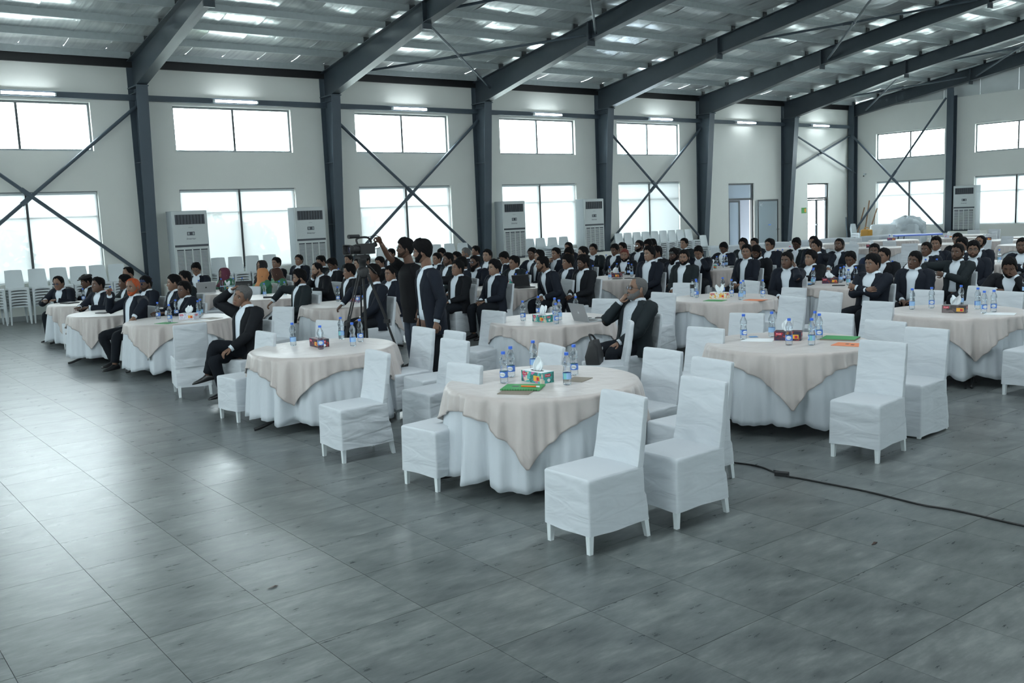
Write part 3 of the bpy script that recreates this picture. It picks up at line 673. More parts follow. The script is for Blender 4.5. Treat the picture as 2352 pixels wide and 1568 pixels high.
BGCH = [(23.2,13.3,200),(24.5,16.0,150),(24.3,13.6,120),(33.2,16.0,180),(24.9,12.3,180),(23.4,10.6,170),(27.3,12.9,160),(28.3,12.7,100),(25.3,14.9,0),(27.4,17.3,0),(22.9,14.9,180),(27.1,14.9,70),(29.3,14.0,0),(31.4,13.6,10),(29.6,12.6,180),(31.2,15.2,90),(26.7,11.3,0),(25.2,10.6,200),(30.9,16.2,20),(33.4,16.6,10)]
for i, (x, y, fc) in enumerate(BGCH): covered_chair(x, y, fc, 'white covered chair among the empty tables at the far end', 'covered chairs at the far end')
# ---- stacked plastic chairs (front is -Y)
def plastic_chair():
    m = MB(); rows = []
    for k in range(8):
        t = k/7; z = 0.44+0.41*t; y = 0.17+0.075*t**1.2; hw = 0.205-0.022*t
        rows.append([(u*hw, y+0.018*(1-u*u)*(0.4+0.6*t), z+(0.010*(1-u*u) if k == 7 else 0)) for u in np.linspace(-1, 1, 9)])
    m.loft(np.array(rows), closed=False); b = np.array(rows)+np.array([0, 0.014, 0]); m.loft(b[::-1], closed=False)
    ed = [np.array(rows)[:, 0], np.array(rows)[-1], np.array(rows)[::-1, -1]]
    for e in ed: m.loft(np.stack([e, e+np.array([0, 0.014, 0])]), closed=False)
    rows = []
    for k in range(8):
        t = k/7; y = 0.20-0.42*t; hw = 0.205+0.012*t
        rows.append([(u*hw, y, 0.445+0.012*t-0.014*(1-u*u)*math.sin(PI*t)-(0.02 if k == 7 else 0)) for u in np.linspace(-1, 1, 9)])
    R = np.array(rows); m.loft(R[::-1], closed=False)
    fr = R[-1]; lo = fr.copy(); lo[:, 2] -= 0.035+0.045*np.linspace(-1, 1, 9)**4; lo[:, 1] += 0.004; m.loft(np.stack([fr, lo]), closed=False)
    for s_, c in ((0, R[:, 0]), (1, R[:, -1])):
        lo = c.copy(); lo[:, 2] -= 0.05; m.loft(np.stack([c, lo]), closed=False)
    return m.mesh('stacking_chair', 'white_plastic', True, 40)
PCH = plastic_chair()
def pleg(x, y, sx, sy):
    m = MB(); rr = []
    for z, w in ((0.43, 0.024), (0.2, 0.020), (0.0, 0.014)):
        t = (0.43-z)/0.43; cx, cy = x+sx*t, y+sy*t; rr.append([(cx-w, cy-w, z), (cx+w, cy-w, z), (cx+w, cy+w, z), (cx-w, cy+w, z)])
    m.loft(rr); return m.mesh('leg', 'white_plastic', False)
PLEG = [pleg(-0.19, -0.195, -0.02, -0.02), pleg(0.19, -0.195, 0.02, -0.02), pleg(-0.185, 0.185, -0.02, 0.05), pleg(0.185, 0.185, 0.02, 0.05)]
def stack(x, y, n, desc, rz=0.0):
    for k in range(n):
        lab = 'white plastic chair, '+('topmost' if k == n-1 else '%s from top' % ord_[n-1-k])+' of '+desc
        o = link('stacking_chair', PCH, None, (x, y-0.010*k, 0.066*k), rz); tag(o, lab, 'chair', 'stacked white plastic chairs along the wall')
        for l in PLEG: link('leg', l, o)
STK = [('the leftmost stack at the picture edge', 3.82, 24.55, 7), ('the second stack from the left edge', 4.33, 24.55, 7), ('the third stack from the left edge', 4.83, 24.55, 7), ('the fourth stack from the left edge', 5.30, 24.55, 7), ('the fifth stack from the left edge', 5.75, 24.55, 7), ('the sixth stack from the left edge', 6.19, 24.55, 7), ('the stack by the first column', 6.64, 24.55, 7),
 ('the stack right of the first air conditioner', 9.25, 24.6, 7), ('the second stack right of the first air conditioner', 9.72, 24.6, 7), ('the third stack right of the first air conditioner', 10.20, 24.6, 7), ('the stack left of the second air conditioner', 10.70, 24.6, 7),
 ('the stack left of the video camera', 13.6, 24.6, 7), ('the stack behind the video camera', 14.25, 24.6, 7), ('the stack behind the cameraman', 15.0, 24.6, 7), ('the stack right of the standing men', 16.15, 24.6, 7), ('the second stack right of the standing men', 16.65, 24.6, 7), ('the stack left of the third column', 17.15, 24.6, 7),
 ('the stack right of the third air conditioner', 19.85, 24.6, 7), ('the second stack right of the third air conditioner', 20.32, 24.6, 7), ('the third stack right of the third air conditioner', 20.85, 24.6, 7), ('the stack left of the fourth air conditioner', 21.35, 24.6, 7)]
for i in range(9): STK.append(('the long row under the fifth window, stack number %d' % (i+1) if False else 'the %s stack under the fifth window' % ord_[i], 23.95+0.46*i, 24.6, 7))
STK.append(('the low stack left of the open door', 28.35, 24.45, 3)); STK.append(('the small leaning stack beside the far door', 38.2, 24.3, 4))
for d_, x, y, n in STK: stack(x, y, n, d_)
# ---- round tables
TR, TZ = 0.745, 0.745
TAB = {'T1': (4.66,5.72,'the nearest round table'), 'T2': (4.45,9.10,'the dark tissue box table'), 'T3': (7.53,9.03,'the silver laptop table'), 'T4': (7.50,5.50,'the front right table with orange leaflet'),
 'T5': (10.68,8.95,'the yellow tissue box table'), 'T6': (10.65,5.52,'the brown tissue box table'), 'T7': (4.54,13.85,'the white dotted tissue box table'), 'T8': (4.30,16.15,'the table left of the orange-haired man'),
 'T9': (4.60,18.95,'the leftmost table'), 'T10': (7.20,13.70,'the table behind the tripod'), 'T11': (7.10,18.90,'the black handbag table'), 'T12': (7.20,16.50,'the table of the women in green'),
 'T13': (10.65,13.80,'the black laptop table'), 'T14': (13.10,13.50,'the table of the red-haired bearded man'), 'T15': (15.90,16.90,'the purple tissue box table'), 'T16': (15.90,13.40,'the green and red tissue box table'),
 'T17': (13.35,8.85,'the red tissue box table'), 'T18': (18.40,13.40,'the table below the far door'), 'T19': (15.60,8.60,'the colourful tissue box table at the right'), 'T20': (18.90,9.00,'the back right bottle table'), 'T21': (12.75,5.35,'the table at the right picture edge'),
 'TA': (10.6,16.9,'the table behind the bearded man with glasses'), 'TB': (13.2,16.95,'the table behind the hand on mouth man'), 'TC': (10.5,19.75,'the table of the white skullcap man'),
 'F1': (23.8,17.1,'the far empty table below the far door'), 'F2': (26.7,17.4,'the far empty table beside the corner door'), 'F3': (24.2,14.8,'the far empty table with red box'), 'F4': (28.6,16.9,'the far empty table before the cloth heap'), 'F5': (30.1,15.7,'the far empty table right of the cloth heap'),
 'F6': (26.2,14.0,'the far empty table behind the moustached man'), 'F7': (32.4,16.4,'the far empty table under the standing air conditioner'), 'F8': (25.8,11.4,'the far empty table at the right edge'), 'F9': (28.3,13.6,'the far empty table behind the man leaning back'), 'F10': (30.5,13.4,'the far empty table with stacked trays')}
def fold(a, ph):
    w_ = 18*a+1.5*np.sin(3*a+ph[0])+1.0*np.sin(5*a+ph[1]); f1 = np.sin(w_); f1 = 1-2*np.abs((w_/(2*PI)) % 1.0*2-1)**1.5
    return f1*(0.62+0.38*np.sin(4*a+ph[2]))+0.35*np.sin(12*a+ph[3])+0.12*np.sin(51*a+ph[0])
def cloth_meshes(seed):
    r = np.random.default_rng(seed); ph = r.uniform(0, 6.28, 6); a = np.linspace(0, 2*PI, 300, endpoint=False); F = fold(a, ph)
    hem = 0.095+0.025*np.sin(2*a+ph[4])+0.012*np.sin(9*a+ph[5])-0.018*F
    def rad(z): t = np.clip((TZ-z)/(TZ-0.1), 0, 1); return TR+0.012+0.050*t+(0.002+0.058*t**0.7)*F
    m = MB(); rings = [np.stack([q*np.cos(a), q*np.sin(a), np.full(len(a), TZ+0.004)], 1) for q in (0.01, 0.4, TR-0.03, TR-0.006)]
    rings.append(np.stack([(TR+0.006)*np.cos(a), (TR+0.006)*np.sin(a), np.full(len(a), TZ-0.004)], 1))
    for t in (0.04, 0.1, 0.2, 0.35, 0.5, 0.65, 0.8, 0.92, 1.0):
        z = (TZ-0.006)*(1-t)+hem*t; q = rad(z); rings.append(np.stack([q*np.cos(a), q*np.sin(a), z], 1))
    m.loft(rings, caps=True); A = m.mesh('tablecloth', 'cloth_white', True, None)
    # satin square laid over the round cloth, corners hang as points
    s = 0.875; ext = s/np.maximum(np.abs(np.cos(a)), np.abs(np.sin(a))); drop = np.clip(ext-TR, 0.10, 0.50)*0.97+0.008*np.sin(5*a+ph[2])+0.004*np.sin(23*a)
    near = 1-np.clip(np.abs(((a-PI/4) % (PI/2))-0)*0, 0, 1)
    w2 = 31*a+1.6*np.sin(4*a+ph[3])+1.1*np.sin(7*a+ph[4]); f2 = np.sin(w2)*(0.65+0.35*np.sin(6*a+ph[1]))+0.35*np.sin(63*a+ph[0])
    cor = np.exp(-((np.minimum((a-PI/4) % (PI/2), PI/2-(a-PI/4) % (PI/2)))/0.22)**2)
    m = MB(); rings = [np.stack([q*np.cos(a), q*np.sin(a), np.full(len(a), TZ+0.008)], 1) for q in (0.01, 0.4, TR-0.03, TR-0.004)]
    rings.append(np.stack([(TR+0.013)*np.cos(a), (TR+0.013)*np.sin(a), np.full(len(a), TZ+0.001)], 1))
    for t in (0.06, 0.16, 0.3, 0.45, 0.6, 0.75, 0.88, 1.0):
        z = TZ-0.004-drop*t; q = rad(z)+0.010+0.024*t**0.6*(f2+0.6)*np.clip(drop/0.25, 0.5, 1.3)+0.02*cor*t+0.003*np.sin(40*t+9*a)*t
        q = np.maximum(q, rad(z)+0.006); rings.append(np.stack([q*np.cos(a), q*np.sin(a), z], 1))
    m.loft(rings, caps=False); B = m.mesh('satin_overlay', 'satin', True, None)
    me = MB(); e = rings[-1]; i2 = e.copy(); i2[:, 2] += 0.012; o2 = e.copy(); nn = e.copy(); nn[:, 2] = 0; nn /= np.linalg.norm(nn, axis=1)[:, None]; me.loft([i2+nn*0.003, e+nn*0.004, e-nn*0.001], caps=False)
    return A, B, me.mesh('hem', 'satin', True, None)
CLOTH = [cloth_meshes(s) for s in (1, 2, 3, 4)]
tt = MB(); tt.lathe([(0.02, TZ-0.045), (TR-0.03, TZ-0.045), (TR-0.002, TZ-0.03), (TR-0.002, TZ), (0.02, TZ)], 64); TOPM = tt.mesh('table_top', 'white_plastic', True, 40)
def table_leg(sx, sy):
    m = MB(); m.tube([(sx*0.30, sy*0.22, TZ-0.05), (sx*0.30, sy*0.24, 0.40), (sx*0.32, sy*0.30, 0.22), (sx*0.40, sy*0.46, 0.10), (sx*0.46, sy*0.60, 0.035), (sx*0.49, sy*0.68, 0.016)], [0.016, 0.016, 0.017, 0.018, 0.018, 0.016], 10, 4)
    return m.mesh('leg', 'black', True, None)
TLEG = [table_leg(a, b) for a, b in ((1, 1), (1, -1), (-1, 1), (-1, -1))]
br = MB()
for sx in (-1, 1): br.tube([(sx*0.30, -0.27, 0.30), (sx*0.30, 0.27, 0.30)], 0.013, 8, 1)
br.tube([(-0.30, 0, 0.30), (0.30, 0, 0.30)], 0.012, 8, 1); BRC = br.mesh('leg_brace', 'black')
for i, (k, (x, y, d_)) in enumerate(TAB.items()):
    far = k[0] == 'F'
    t = thing('round_table', 'round folding table, '+d_, 'table', (x, y, 0), math.radians(20+37*(i % 3)), 'round folding tables')
    link('table_top', TOPM, t); link('leg_brace', BRC, t)
    for l in TLEG: link('leg', l, t)
    A, B, Hm = CLOTH[i % 4]; rz = math.radians(90*(i % 4)+random.uniform(-7, 7))
    o = link('tablecloth', A, None, (x, y, 0), rz); tag(o, 'white pleated tablecloth on '+d_, 'tablecloth', 'white round tablecloths')
    o = link('satin_overlay', B, None, (x, y, 0), rz); tag(o, 'beige satin overlay on '+d_, 'tablecloth', 'beige satin overlays'); link('hem', Hm, o)
def rect_table(x, y, L, W, rz, lab):
    t = thing('long_table', lab, 'table', (x, y, 0), rz)
    m = MB(); m.box((0, 0, 0.735), (L, W, 0.03)); obj('table_top', m, 'white_plastic', t, smooth=False)
    for sx in (-1, 1):
        for sy in (-1, 1): m = MB(); m.box((sx*(L/2-0.1), sy*(W/2-0.08), 0.36), (0.04, 0.04, 0.72)); obj('leg', m, 'black', t, smooth=False)
    n = 120; p = rrect(L/2+0.01, W/2+0.01, 0.03, 3, 60, 22); s_ = np.cumsum(np.linalg.norm(np.diff(np.vstack([p, p[:1]]), axis=0), axis=1)); rings = []
    for q, z in ((0.02, 0.756), (0.9, 0.756), (1, 0.752)): rings.append(np.stack([p[:, 0]*q, p[:, 1]*q, np.full(len(p), z)], 1))
    nr = p/np.linalg.norm(p, axis=1)[:, None]
    for z in (0.70, 0.5, 0.3, 0.06): rings.append(np.stack([p[:, 0]+nr[:, 0]*(0.01+0.02*np.sin(s_*38)*(0.76-z)), p[:, 1]+nr[:, 1]*(0.01+0.02*np.sin(s_*38)*(0.76-z)), np.full(len(p), z)], 1))
    m = MB(); m.loft(rings, caps=True); o = obj('tablecloth', m, 'cloth_white', None, angle=None, loc=(x, y, 0), rz=rz); tag(o, 'white pleated cloth over the '+lab.split(',')[0], 'tablecloth')
rect_table(26.2, 20.6, 3.2, 0.8, math.radians(-4), 'long white clothed table below the open door, by the wall')
rect_table(29.6, 20.2, 2.6, 0.8, math.radians(-4), 'long white clothed table below the corner door, by the wall')
rect_table(33.0, 19.6, 2.4, 0.8, math.radians(-6), 'short white clothed table under the far corner, by the wall')
t = thing('blue_table', 'blue topped folding table in front of the cloth heap', 'table', (32.6, 18.3, 0), math.radians(-38))
m = MB(); m.box((0, 0, 0.76), (1.8, 0.75, 0.045)); obj('table_top', m, 'blue_plastic', t, smooth=False)
for sx in (-1, 1):
    for sy in (-1, 1): m = MB(); m.tube([(sx*0.6, sy*0.25, 0.74), (sx*0.7, sy*0.3, 0.0)], 0.016, 8, 1); obj('leg', m, 'black', t)

# ================================================================== AIR CONDITIONERS
def ac_unit(x, y, rz, lab, glow=False):
    t = thing('air_conditioner', lab, 'air conditioner', (x, y, 0.66), rz, 'floor standing air conditioners')   # local: front faces -Y
    W, D, Hh = 0.92, 0.42, 1.84
    m = MB(); p = rrect(W/2, D/2, 0.03, 3, 2, 2); m.loft([np.stack([p[:, 0], p[:, 1]+D/2, np.full(len(p), z)], 1) for z in (0.05, Hh-0.01, Hh)]); body = obj('body', m, 'ac_side', t)
    m = MB(); m.box((0, D/2+0.01, 0.025), (W-0.06, D-0.05, 0.05)); obj('base', m, 'ac_dark', t, smooth=False)
    m = MB(); m.box((0, -0.012, Hh/2+0.03), (W-0.02, 0.026, Hh-0.08)); fr = obj('front_panel', m, 'ac_white', t, smooth=False)
    m = MB(); m.box((0, -0.022, Hh-0.22), (W-0.16, 0.02, 0.25)); ou = obj('air_outlet', m, 'ac_dark', t, smooth=False)
    for k in range(9): m = MB(); m.box((-0.33+0.0825*k, -0.036, Hh-0.22), (0.008, 0.012, 0.23)); obj('vane', m, 'black', ou, smooth=False)
    m = MB(); m.box((0, -0.030, Hh-0.58), (0.19, 0.012, 0.09)); dsp = obj('display', m, 'ac_dark', t, smooth=False)
    for k in (-1, 1): m = MB(); m.box((k*0.06, -0.037, Hh-0.58), (0.04, 0.004, 0.06)); obj('button_group', m, 'ac_side', dsp, smooth=False)
    m = MB(); v, f = text_geo('Inverter', 0.075); m.add(np.stack([v[:, 0]+v[:, 1]*0.25, np.full(len(v), -0.0275), v[:, 1]+Hh-0.71], 1), f); obj('lettering', m, 'text_dark', t, smooth=False)
    m = MB(); m.box((0, -0.0265, Hh-0.425), (0.11, 0.004, 0.014)); obj('brand_plate', m, 'ac_side', t, smooth=False)
    m = MB(); m.box((0, -0.022, Hh-0.89), (W-0.06, 0.02, 0.055)); obj('dark_band', m, 'ac_dark', t, smooth=False)
    m = MB(); m.box((0, -0.027, 0.46), (W-0.10, 0.006, 0.80)); gr = obj('grille_backing', m, 'ac_dark', t, smooth=False)
    for c in range(4):
        m = MB(); cx = -0.3075+0.205*c
        for k in range(22): m.bar((cx-0.088, -0.036, 0.09+0.0345*k), (cx+0.088, -0.036, 0.09+0.0345*k), 0.016, 0.019)
        obj('louver_column', m, 'ac_white', gr, smooth=False)
    for k in range(5): m = MB(); m.box((-0.41+0.205*k, -0.036, 0.46), (0.026, 0.022, 0.82)); obj('grille_rib', m, 'ac_white', gr, smooth=False)
    p_ = MB(); p_.box((0.05, D/2, 0.33), (1.35, 0.62, 0.655)); o = obj('plinth', p_, 'wall', None, smooth=False, loc=(x, y, 0), rz=rz); tag(o, 'white plinth under the '+lab.split(',')[0], 'plinth')
for x, lab in ((8.47, 'first white air conditioner, right of the first column'), (11.82, 'second white air conditioner, left of the second column'), (18.98, 'third white air conditioner, right of the third column'), (22.48, 'fourth white air conditioner, left of the fourth column')):
    ac_unit(x, 24.45, 0, lab)
ac_unit(XF-0.55, 19.72, -PI/2, 'far white air conditioner, beside the far wall column')
# ================================================================== PEOPLE
def Rx(a): c, s = math.cos(a), math.sin(a); return np.array([[1,0,0],[0,c,-s],[0,s,c]])
def Ry(a): c, s = math.cos(a), math.sin(a); return np.array([[c,0,s],[0,1,0],[-s,0,c]])
def Rz(a): c, s = math.cos(a), math.sin(a); return np.array([[c,-s,0],[s,c,0],[0,0,1]])
def unit(v): v = np.asarray(v, float); return v/(np.linalg.norm(v)+1e-9)
HH = 0.120
_h = np.array([1.0, 0.93, 0.8, 0.6, 0.3, 0.0, -0.3, -0.55, -0.75, -0.9, -1.0])
_w = np.array([0.0, 0.036, 0.056, 0.069, 0.0755, 0.0760, 0.0720, 0.0640, 0.0530, 0.0390, 0.0])
_f = np.array([0.0, 0.046, 0.066, 0.081, 0.0905, 0.0890, 0.0880, 0.0880, 0.0860, 0.0780, 0.0])
_b = np.array([0.0, 0.050, 0.075, 0.092, 0.1010, 0.0990, 0.0860, 0.0640, 0.0420, 0.0200, 0.0])
def skull(h, lon, feat=True, jaw=1.0):
    """point on the head surface; lon 0 = straight ahead (+x)"""
    c, s = np.cos(lon), np.sin(lon)
    w = np.interp(h, _h[::-1], _w[::-1])*(1+(jaw-1)*np.clip(-h, 0, 1)); f = np.interp(h, _h[::-1], _f[::-1]); b = np.interp(h, _h[::-1], _b[::-1])
    e = 2.25; d = np.where(c > 0, f, b)
    k = (np.abs(c)**e+np.abs(s)**e)**(-1/e)
    x, y = d*c*k, w*s*k
    if feat:
        fr = np.clip(c, 0, 1)
        nose = np.exp(-(y/0.0125)**2)*np.interp(h, [-0.42, -0.36, -0.27, -0.10, 0.10, 0.2], [0, 0.010, 0.025, 0.014, 0.005, 0.0])
        ala = np.exp(-((np.abs(y)-0.013)/0.007)**2-((h+0.31)/0.07)**2)*0.006
        sock = np.exp(-((np.abs(y)-0.031)/0.017)**2-((h-0.05)/0.10)**2)*0.0085
        brow = np.exp(-((np.abs(y)-0.030)/0.022)**2-((h-0.20)/0.06)**2)*0.0045
        chk = np.exp(-((np.abs(y)-0.042)/0.018)**2-((h+0.20)/0.16)**2)*0.004
        lip = np.exp(-(y/0.020)**2-((h+0.52)/0.045)**2)*0.0055+np.exp(-(y/0.018)**2-((h+0.61)/0.04)**2)*0.0055
        chin = np.exp(-(y/0.022)**2-((h+0.86)/0.09)**2)*0.006
        x = x+(nose+ala-sock+brow+chk+lip+chin)*fr
    return np.stack([x, y, h*HH+0*x], -1)
_lat = np.concatenate([[0.995], np.linspace(0.95, 0.35, 9), np.linspace(0.27, -0.75, 21), [-0.84, -0.92, -0.97, -0.995]])
_u = np.linspace(-1, 1, 41)[:-1]; _lon = PI*(0.45*_u+0.55*_u**3)
HEADP = np.array([skull(np.full(len(_lon), h), _lon) for h in _lat]); HS = 1.09
def head(mb, R, c, sk, lp, ew, ed, eyes_open=True, jaw=1.0):
    n = len(_lon); V = (HEADP*np.array([1, jaw, 1])) @ R.T+c; k = len(_lat); f = []; fl_ = []
    for i in range(k-1):
        for j in range(n):
            a, b = i*n+j, i*n+(j+1) % n; y = HEADP[i, j, 1]; h = _lat[i]
            (fl_ if (-0.66 < h < -0.485 and abs(y) < 0.021 and HEADP[i, j, 0] > 0.05) else f).append((a, a+n, b+n, b))
    f.append(tuple(range(n))); f.append(tuple((k-1)*n+j for j in range(n-1, -1, -1)))
    o = mb.n; mb.add(V.reshape(-1, 3), f, sk)
    mb.f += [tuple(i+o for i in q) for q in fl_]; mb.m += [lp]*len(fl_)
    for s in (-1, 1):
        if eyes_open:
            mb.ell(R @ np.array([0.0735, s*0.031, 0.004])+c, (0.0125, 0.0145, 0.0085), 10, 6, ew, R)
            mb.ell(R @ np.array([0.0820, s*0.031, 0.004])+c, (0.0055, 0.0062, 0.0068), 8, 6, ed, R)
        else: mb.ell(R @ np.array([0.0745, s*0.031, 0.001])+c, (0.0125, 0.0145, 0.006), 10, 6, sk, R)
        # lid line and brow
        pts = [R @ np.array([0.0865-abs(t)*0.010, s*(0.031+t*0.018), 0.013-0.004*t*t+0.001]) + c for t in (-1, 0, 1)]; mb.tube(pts, 0.0022, 5, 2, ed)
        pts = [R @ (skull(np.array(h), np.array(l))+np.array([0.003, 0, 0])) + c for h, l in ((0.20, s*0.15), (0.245, s*0.36), (0.20, s*0.62))]; mb.tube(pts, [0.0030, 0.0042, 0.002], 6, 3, ed)
        mb.ell(R @ np.array([-0.006, s*0.0785, -0.004])+c, (0.020, 0.009, 0.032), 10, 8, sk, R @ Rz(s*0.35))
        mb.ell(R @ np.array([-0.002, s*0.0835, -0.022])+c, (0.011, 0.007, 0.012), 8, 6, sk, R)
HAIRLINE = {'short': ([0, .5, .85, 1.15, 1.45, 1.75, 2.1, 3.2], [.62, .60, .48, .10, -.05, -.02, -.35, -.58]),
 'low': ([0, .5, .85, 1.15, 1.45, 1.75, 2.1, 3.2], [.52, .50, .36, .05, -.15, -.05, -.40, -.62]),
 'receding': ([0, .35, .6, .95, 1.2, 1.5, 1.8, 2.1, 3.2], [.80, .88, .86, .45, .12, -.05, -.05, -.35, -.58]),
 'bald': ([0, 1.0, 1.3, 1.6, 1.9, 2.3, 3.2], [.97, .90, .30, .10, -.05, -.35, -.55])}
def hair(R, c, style, col, thick, seed):
    r = np.random.default_rng(seed); ph = r.uniform(0, 6.28, 4); lon = np.linspace(-PI, PI, 49)[:-1]; hl = np.interp(np.abs(lon), *HAIRLINE[style]); hl = hl+0.05*np.sin(9*lon+ph[3])*(np.abs(lon) < 0.9)+0.03*np.sin(17*lon+ph[0])
    m = MB(); rings = []; ts = np.concatenate([[0, 0.012, 0.035, 0.065], np.linspace(0.1, 1, 12), [1.0]])
    for i, t in enumerate(ts):
        h = 0.9995*(1-t**0.75)+hl*t**0.75
        P = np.array([skull(np.array(a), np.array(b), False) for a, b in zip(h, lon)])
        th = thick*(0.55+0.45*np.clip((h-0.0)/0.7, 0, 1))*(1+0.18*np.sin(6*lon+ph[0])*np.sin(5*h+ph[1])+0.10*np.sin(15*lon+9*h+ph[2]))
        q = 0.85 if i == len(ts)-2 else (-0.35 if i == len(ts)-1 else 1.0)
        if i == len(ts)-1: th = np.full(len(lon), 0.0); q = 0
        nr = P/np.linalg.norm(P, axis=1)[:, None]; up = np.clip(1-np.abs(lon)/1.4, 0, 1)*np.clip((h-0.3), 0, 1)
        P = P*(1.0 if i < len(ts)-1 else 0.985)+nr*(th*q)[:, None]+np.stack([0*up, 0*up, up*thick*0.5*q], 1)
        rings.append(P)
    V = np.array(rings) @ R.T+c; m.loft(V[::-1], caps=True); return m
def shell(R, c, lons, htop, hbot, off, n=8):
    m = MB(); rows = []
    for t in np.linspace(0, 1, n):
        h = htop*(1-t)+hbot*t; P = np.array([skull(np.array(a), np.array(b)) for a, b in zip(h, lons)])
        nr = unit_rows(P*np.array([1, 1, 0.5])); rows.append(P+nr*(off*math.sin(PI*min(1, max(0.08, t*0.9+0.1)))**0.5)[..., None] if np.ndim(off) else P+nr*off*max(0.25, math.sin(PI*(0.15+0.7*t))))
    V = np.array(rows) @ R.T+c; m.loft(V[::-1], closed=False); return m
def unit_rows(P): return P/(np.linalg.norm(P, axis=1)[:, None]+1e-9)
def beard(R, c, kind):
    lons = np.linspace(-1.55, 1.55, 27); a = np.abs(lons)
    if kind == 'full': top = np.interp(a, [0, .22, .45, .9, 1.3, 1.55], [-.68, -.66, -.46, -.38, -.05, .10]); bot = np.interp(a, [0, .5, 1.0, 1.55], [-1.02, -1.0, -.88, -.42]); off = 0.009
    elif kind == 'long': top = np.interp(a, [0, .22, .45, .9, 1.3, 1.55], [-.68, -.66, -.46, -.36, -.05, .10]); bot = np.interp(a, [0, .5, 1.0, 1.55], [-1.0, -1.0, -.86, -.40]); off = 0.022
    else: top = np.interp(a, [0, .22, .45, .9, 1.3, 1.55], [-.68, -.66, -.50, -.50, -.22, .0]); bot = np.interp(a, [0, .5, 1.0, 1.55], [-1.0, -.98, -.84, -.35]); off = 0.005
    m = shell(R, c, lons, top, bot, off)
    if kind == 'long':
        m.ell(R @ np.array([0.062, 0, -HH*1.06])+c, (0.040, 0.044, 0.042), 12, 8, 0, R)
    l2 = np.linspace(-0.42, 0.42, 13); a2 = np.abs(l2); m2 = shell(R, c, l2, np.interp(a2, [0, .42], [-.41, -.47]), np.interp(a2, [0, .2, .42], [-.475, -.485, -.64]), 0.005, 4)
    m.v += m2.v; o = m.n; m.f += [tuple(i+o for i in q) for q in m2.f]; m.m += m2.m; m.n += m2.n
    return m
def glasses(R, c):
    m = MB()
    for s in (-1, 1):
        ring = [R @ np.array([0.098, s*0.033+0.025*math.cos(a), 0.003+0.017*math.sin(a)*(1.0 if abs(math.sin(a)) < .9 else .92)])+c for a in np.linspace(0, 2*PI, 17)]; m.tube(ring, 0.0017, 5, 1)
        m.tube([R @ np.array([0.097, s*0.058, 0.006])+c, R @ np.array([0.05, s*0.078, 0.008])+c, R @ np.array([-0.01, s*0.083, 0.006])+c], 0.0022, 5, 2)
    m.tube([R @ np.array([0.099, -0.008, 0.006])+c, R @ np.array([0.101, 0, 0.009])+c, R @ np.array([0.099, 0.008, 0.006])+c], 0.002, 5, 2)
    for s in (-1, 1):
        pts = np.array([[0.0975, s*0.033+0.024*math.cos(a), 0.003+0.016*math.sin(a)] for a in np.linspace(0, 2*PI, 14, endpoint=False)]) @ R.T+c
        m.add(pts, [tuple(range(14))], 1)
    return m
def hand(mb, W, d, pn, side, curl=0.5, mi=0, sc=1.0):
    """palm and five fingers; d direction of the hand, pn palm normal (the side the fingers close to)"""
    d = unit(d); pn = np.asarray(pn, float); pn = unit(pn-d*(pn@d)); lat = np.cross(d, pn)*side      # lat points to the thumb side
    W = np.asarray(W, float); rings = []
    for t, w_, h_ in ((-0.02, 0.026, 0.019), (0.012, 0.030, 0.018), (0.045, 0.040, 0.0165), (0.075, 0.042, 0.0145), (0.092, 0.040, 0.011)):
        a = np.linspace(0, 2*PI, 12, endpoint=False); cc, ss = np.cos(a), np.sin(a)
        rings.append(W+d*t*sc+np.outer(np.sign(cc)*np.abs(cc)**0.7*w_*sc, lat)+np.outer(np.sign(ss)*np.abs(ss)**0.8*h_*sc, pn))
    mb.loft(rings, mi)
    def finger(base, dr, ln, r0, cu):
        pts = [base-dr*0.012*sc]; p = base.copy(); ang = 0.12*cu; L = ln*sc
        ax = unit(np.cross(dr, pn))
        for seg, add in ((0.45, 0.9), (0.32, 1.15), (0.23, 0.7)):
            ang += add*cu; q = dr*math.cos(ang)+pn*math.sin(ang); p = p+q*L*seg; pts.append(p.copy())
        pts.insert(1, base.copy()); mb.tube(pts, np.array([r0, r0, r0*0.95, r0*0.85, r0*0.62])*sc, 7, 2, mi)
    for k, (o, ln) in enumerate(((0.031, 0.072), (0.0105, 0.080), (-0.0105, 0.075), (-0.031, 0.060))):
        finger(W+d*0.088*sc+lat*o*sc, unit(d+lat*o*1.6), ln, 0.0088 if k < 3 else 0.0075, curl*(1+0.12*k))
    tb = W+d*0.026*sc+lat*0.034*sc; td = unit(d*0.62+lat*0.72+pn*0.25)
    p1 = tb+td*0.038*sc; p2 = p1+unit(d*0.85+lat*(0.35-0.5*curl)+pn*0.45*curl)*0.030*sc; p3 = p2+unit(d*0.9+lat*(0.1-0.6*curl)+pn*0.5*curl)*0.022*sc
    mb.tube([tb-td*0.012*sc, tb, p1, p2, p3], np.array([0.012, 0.0125, 0.0105, 0.0095, 0.0065])*sc, 7, 2, mi)
def ik(S, W, l1, l2, pole):
    S, W = np.asarray(S, float), np.asarray(W, float); v = W-S; D = np.linalg.norm(v)
    if D > (l1+l2)*0.985: W = S+v/D*(l1+l2)*0.985; v = W-S; D = np.linalg.norm(v)
    if D < abs(l1-l2)+0.03: W = S+unit(v)*(abs(l1-l2)+0.05); v = W-S; D = np.linalg.norm(v)
    a = (l1*l1-l2*l2+D*D)/(2*D); h = math.sqrt(max(0, l1*l1-a*a)); d = v/D; p = np.asarray(pole, float); p = unit(p-d*(p@d))
    return S+d*a+p*h, W
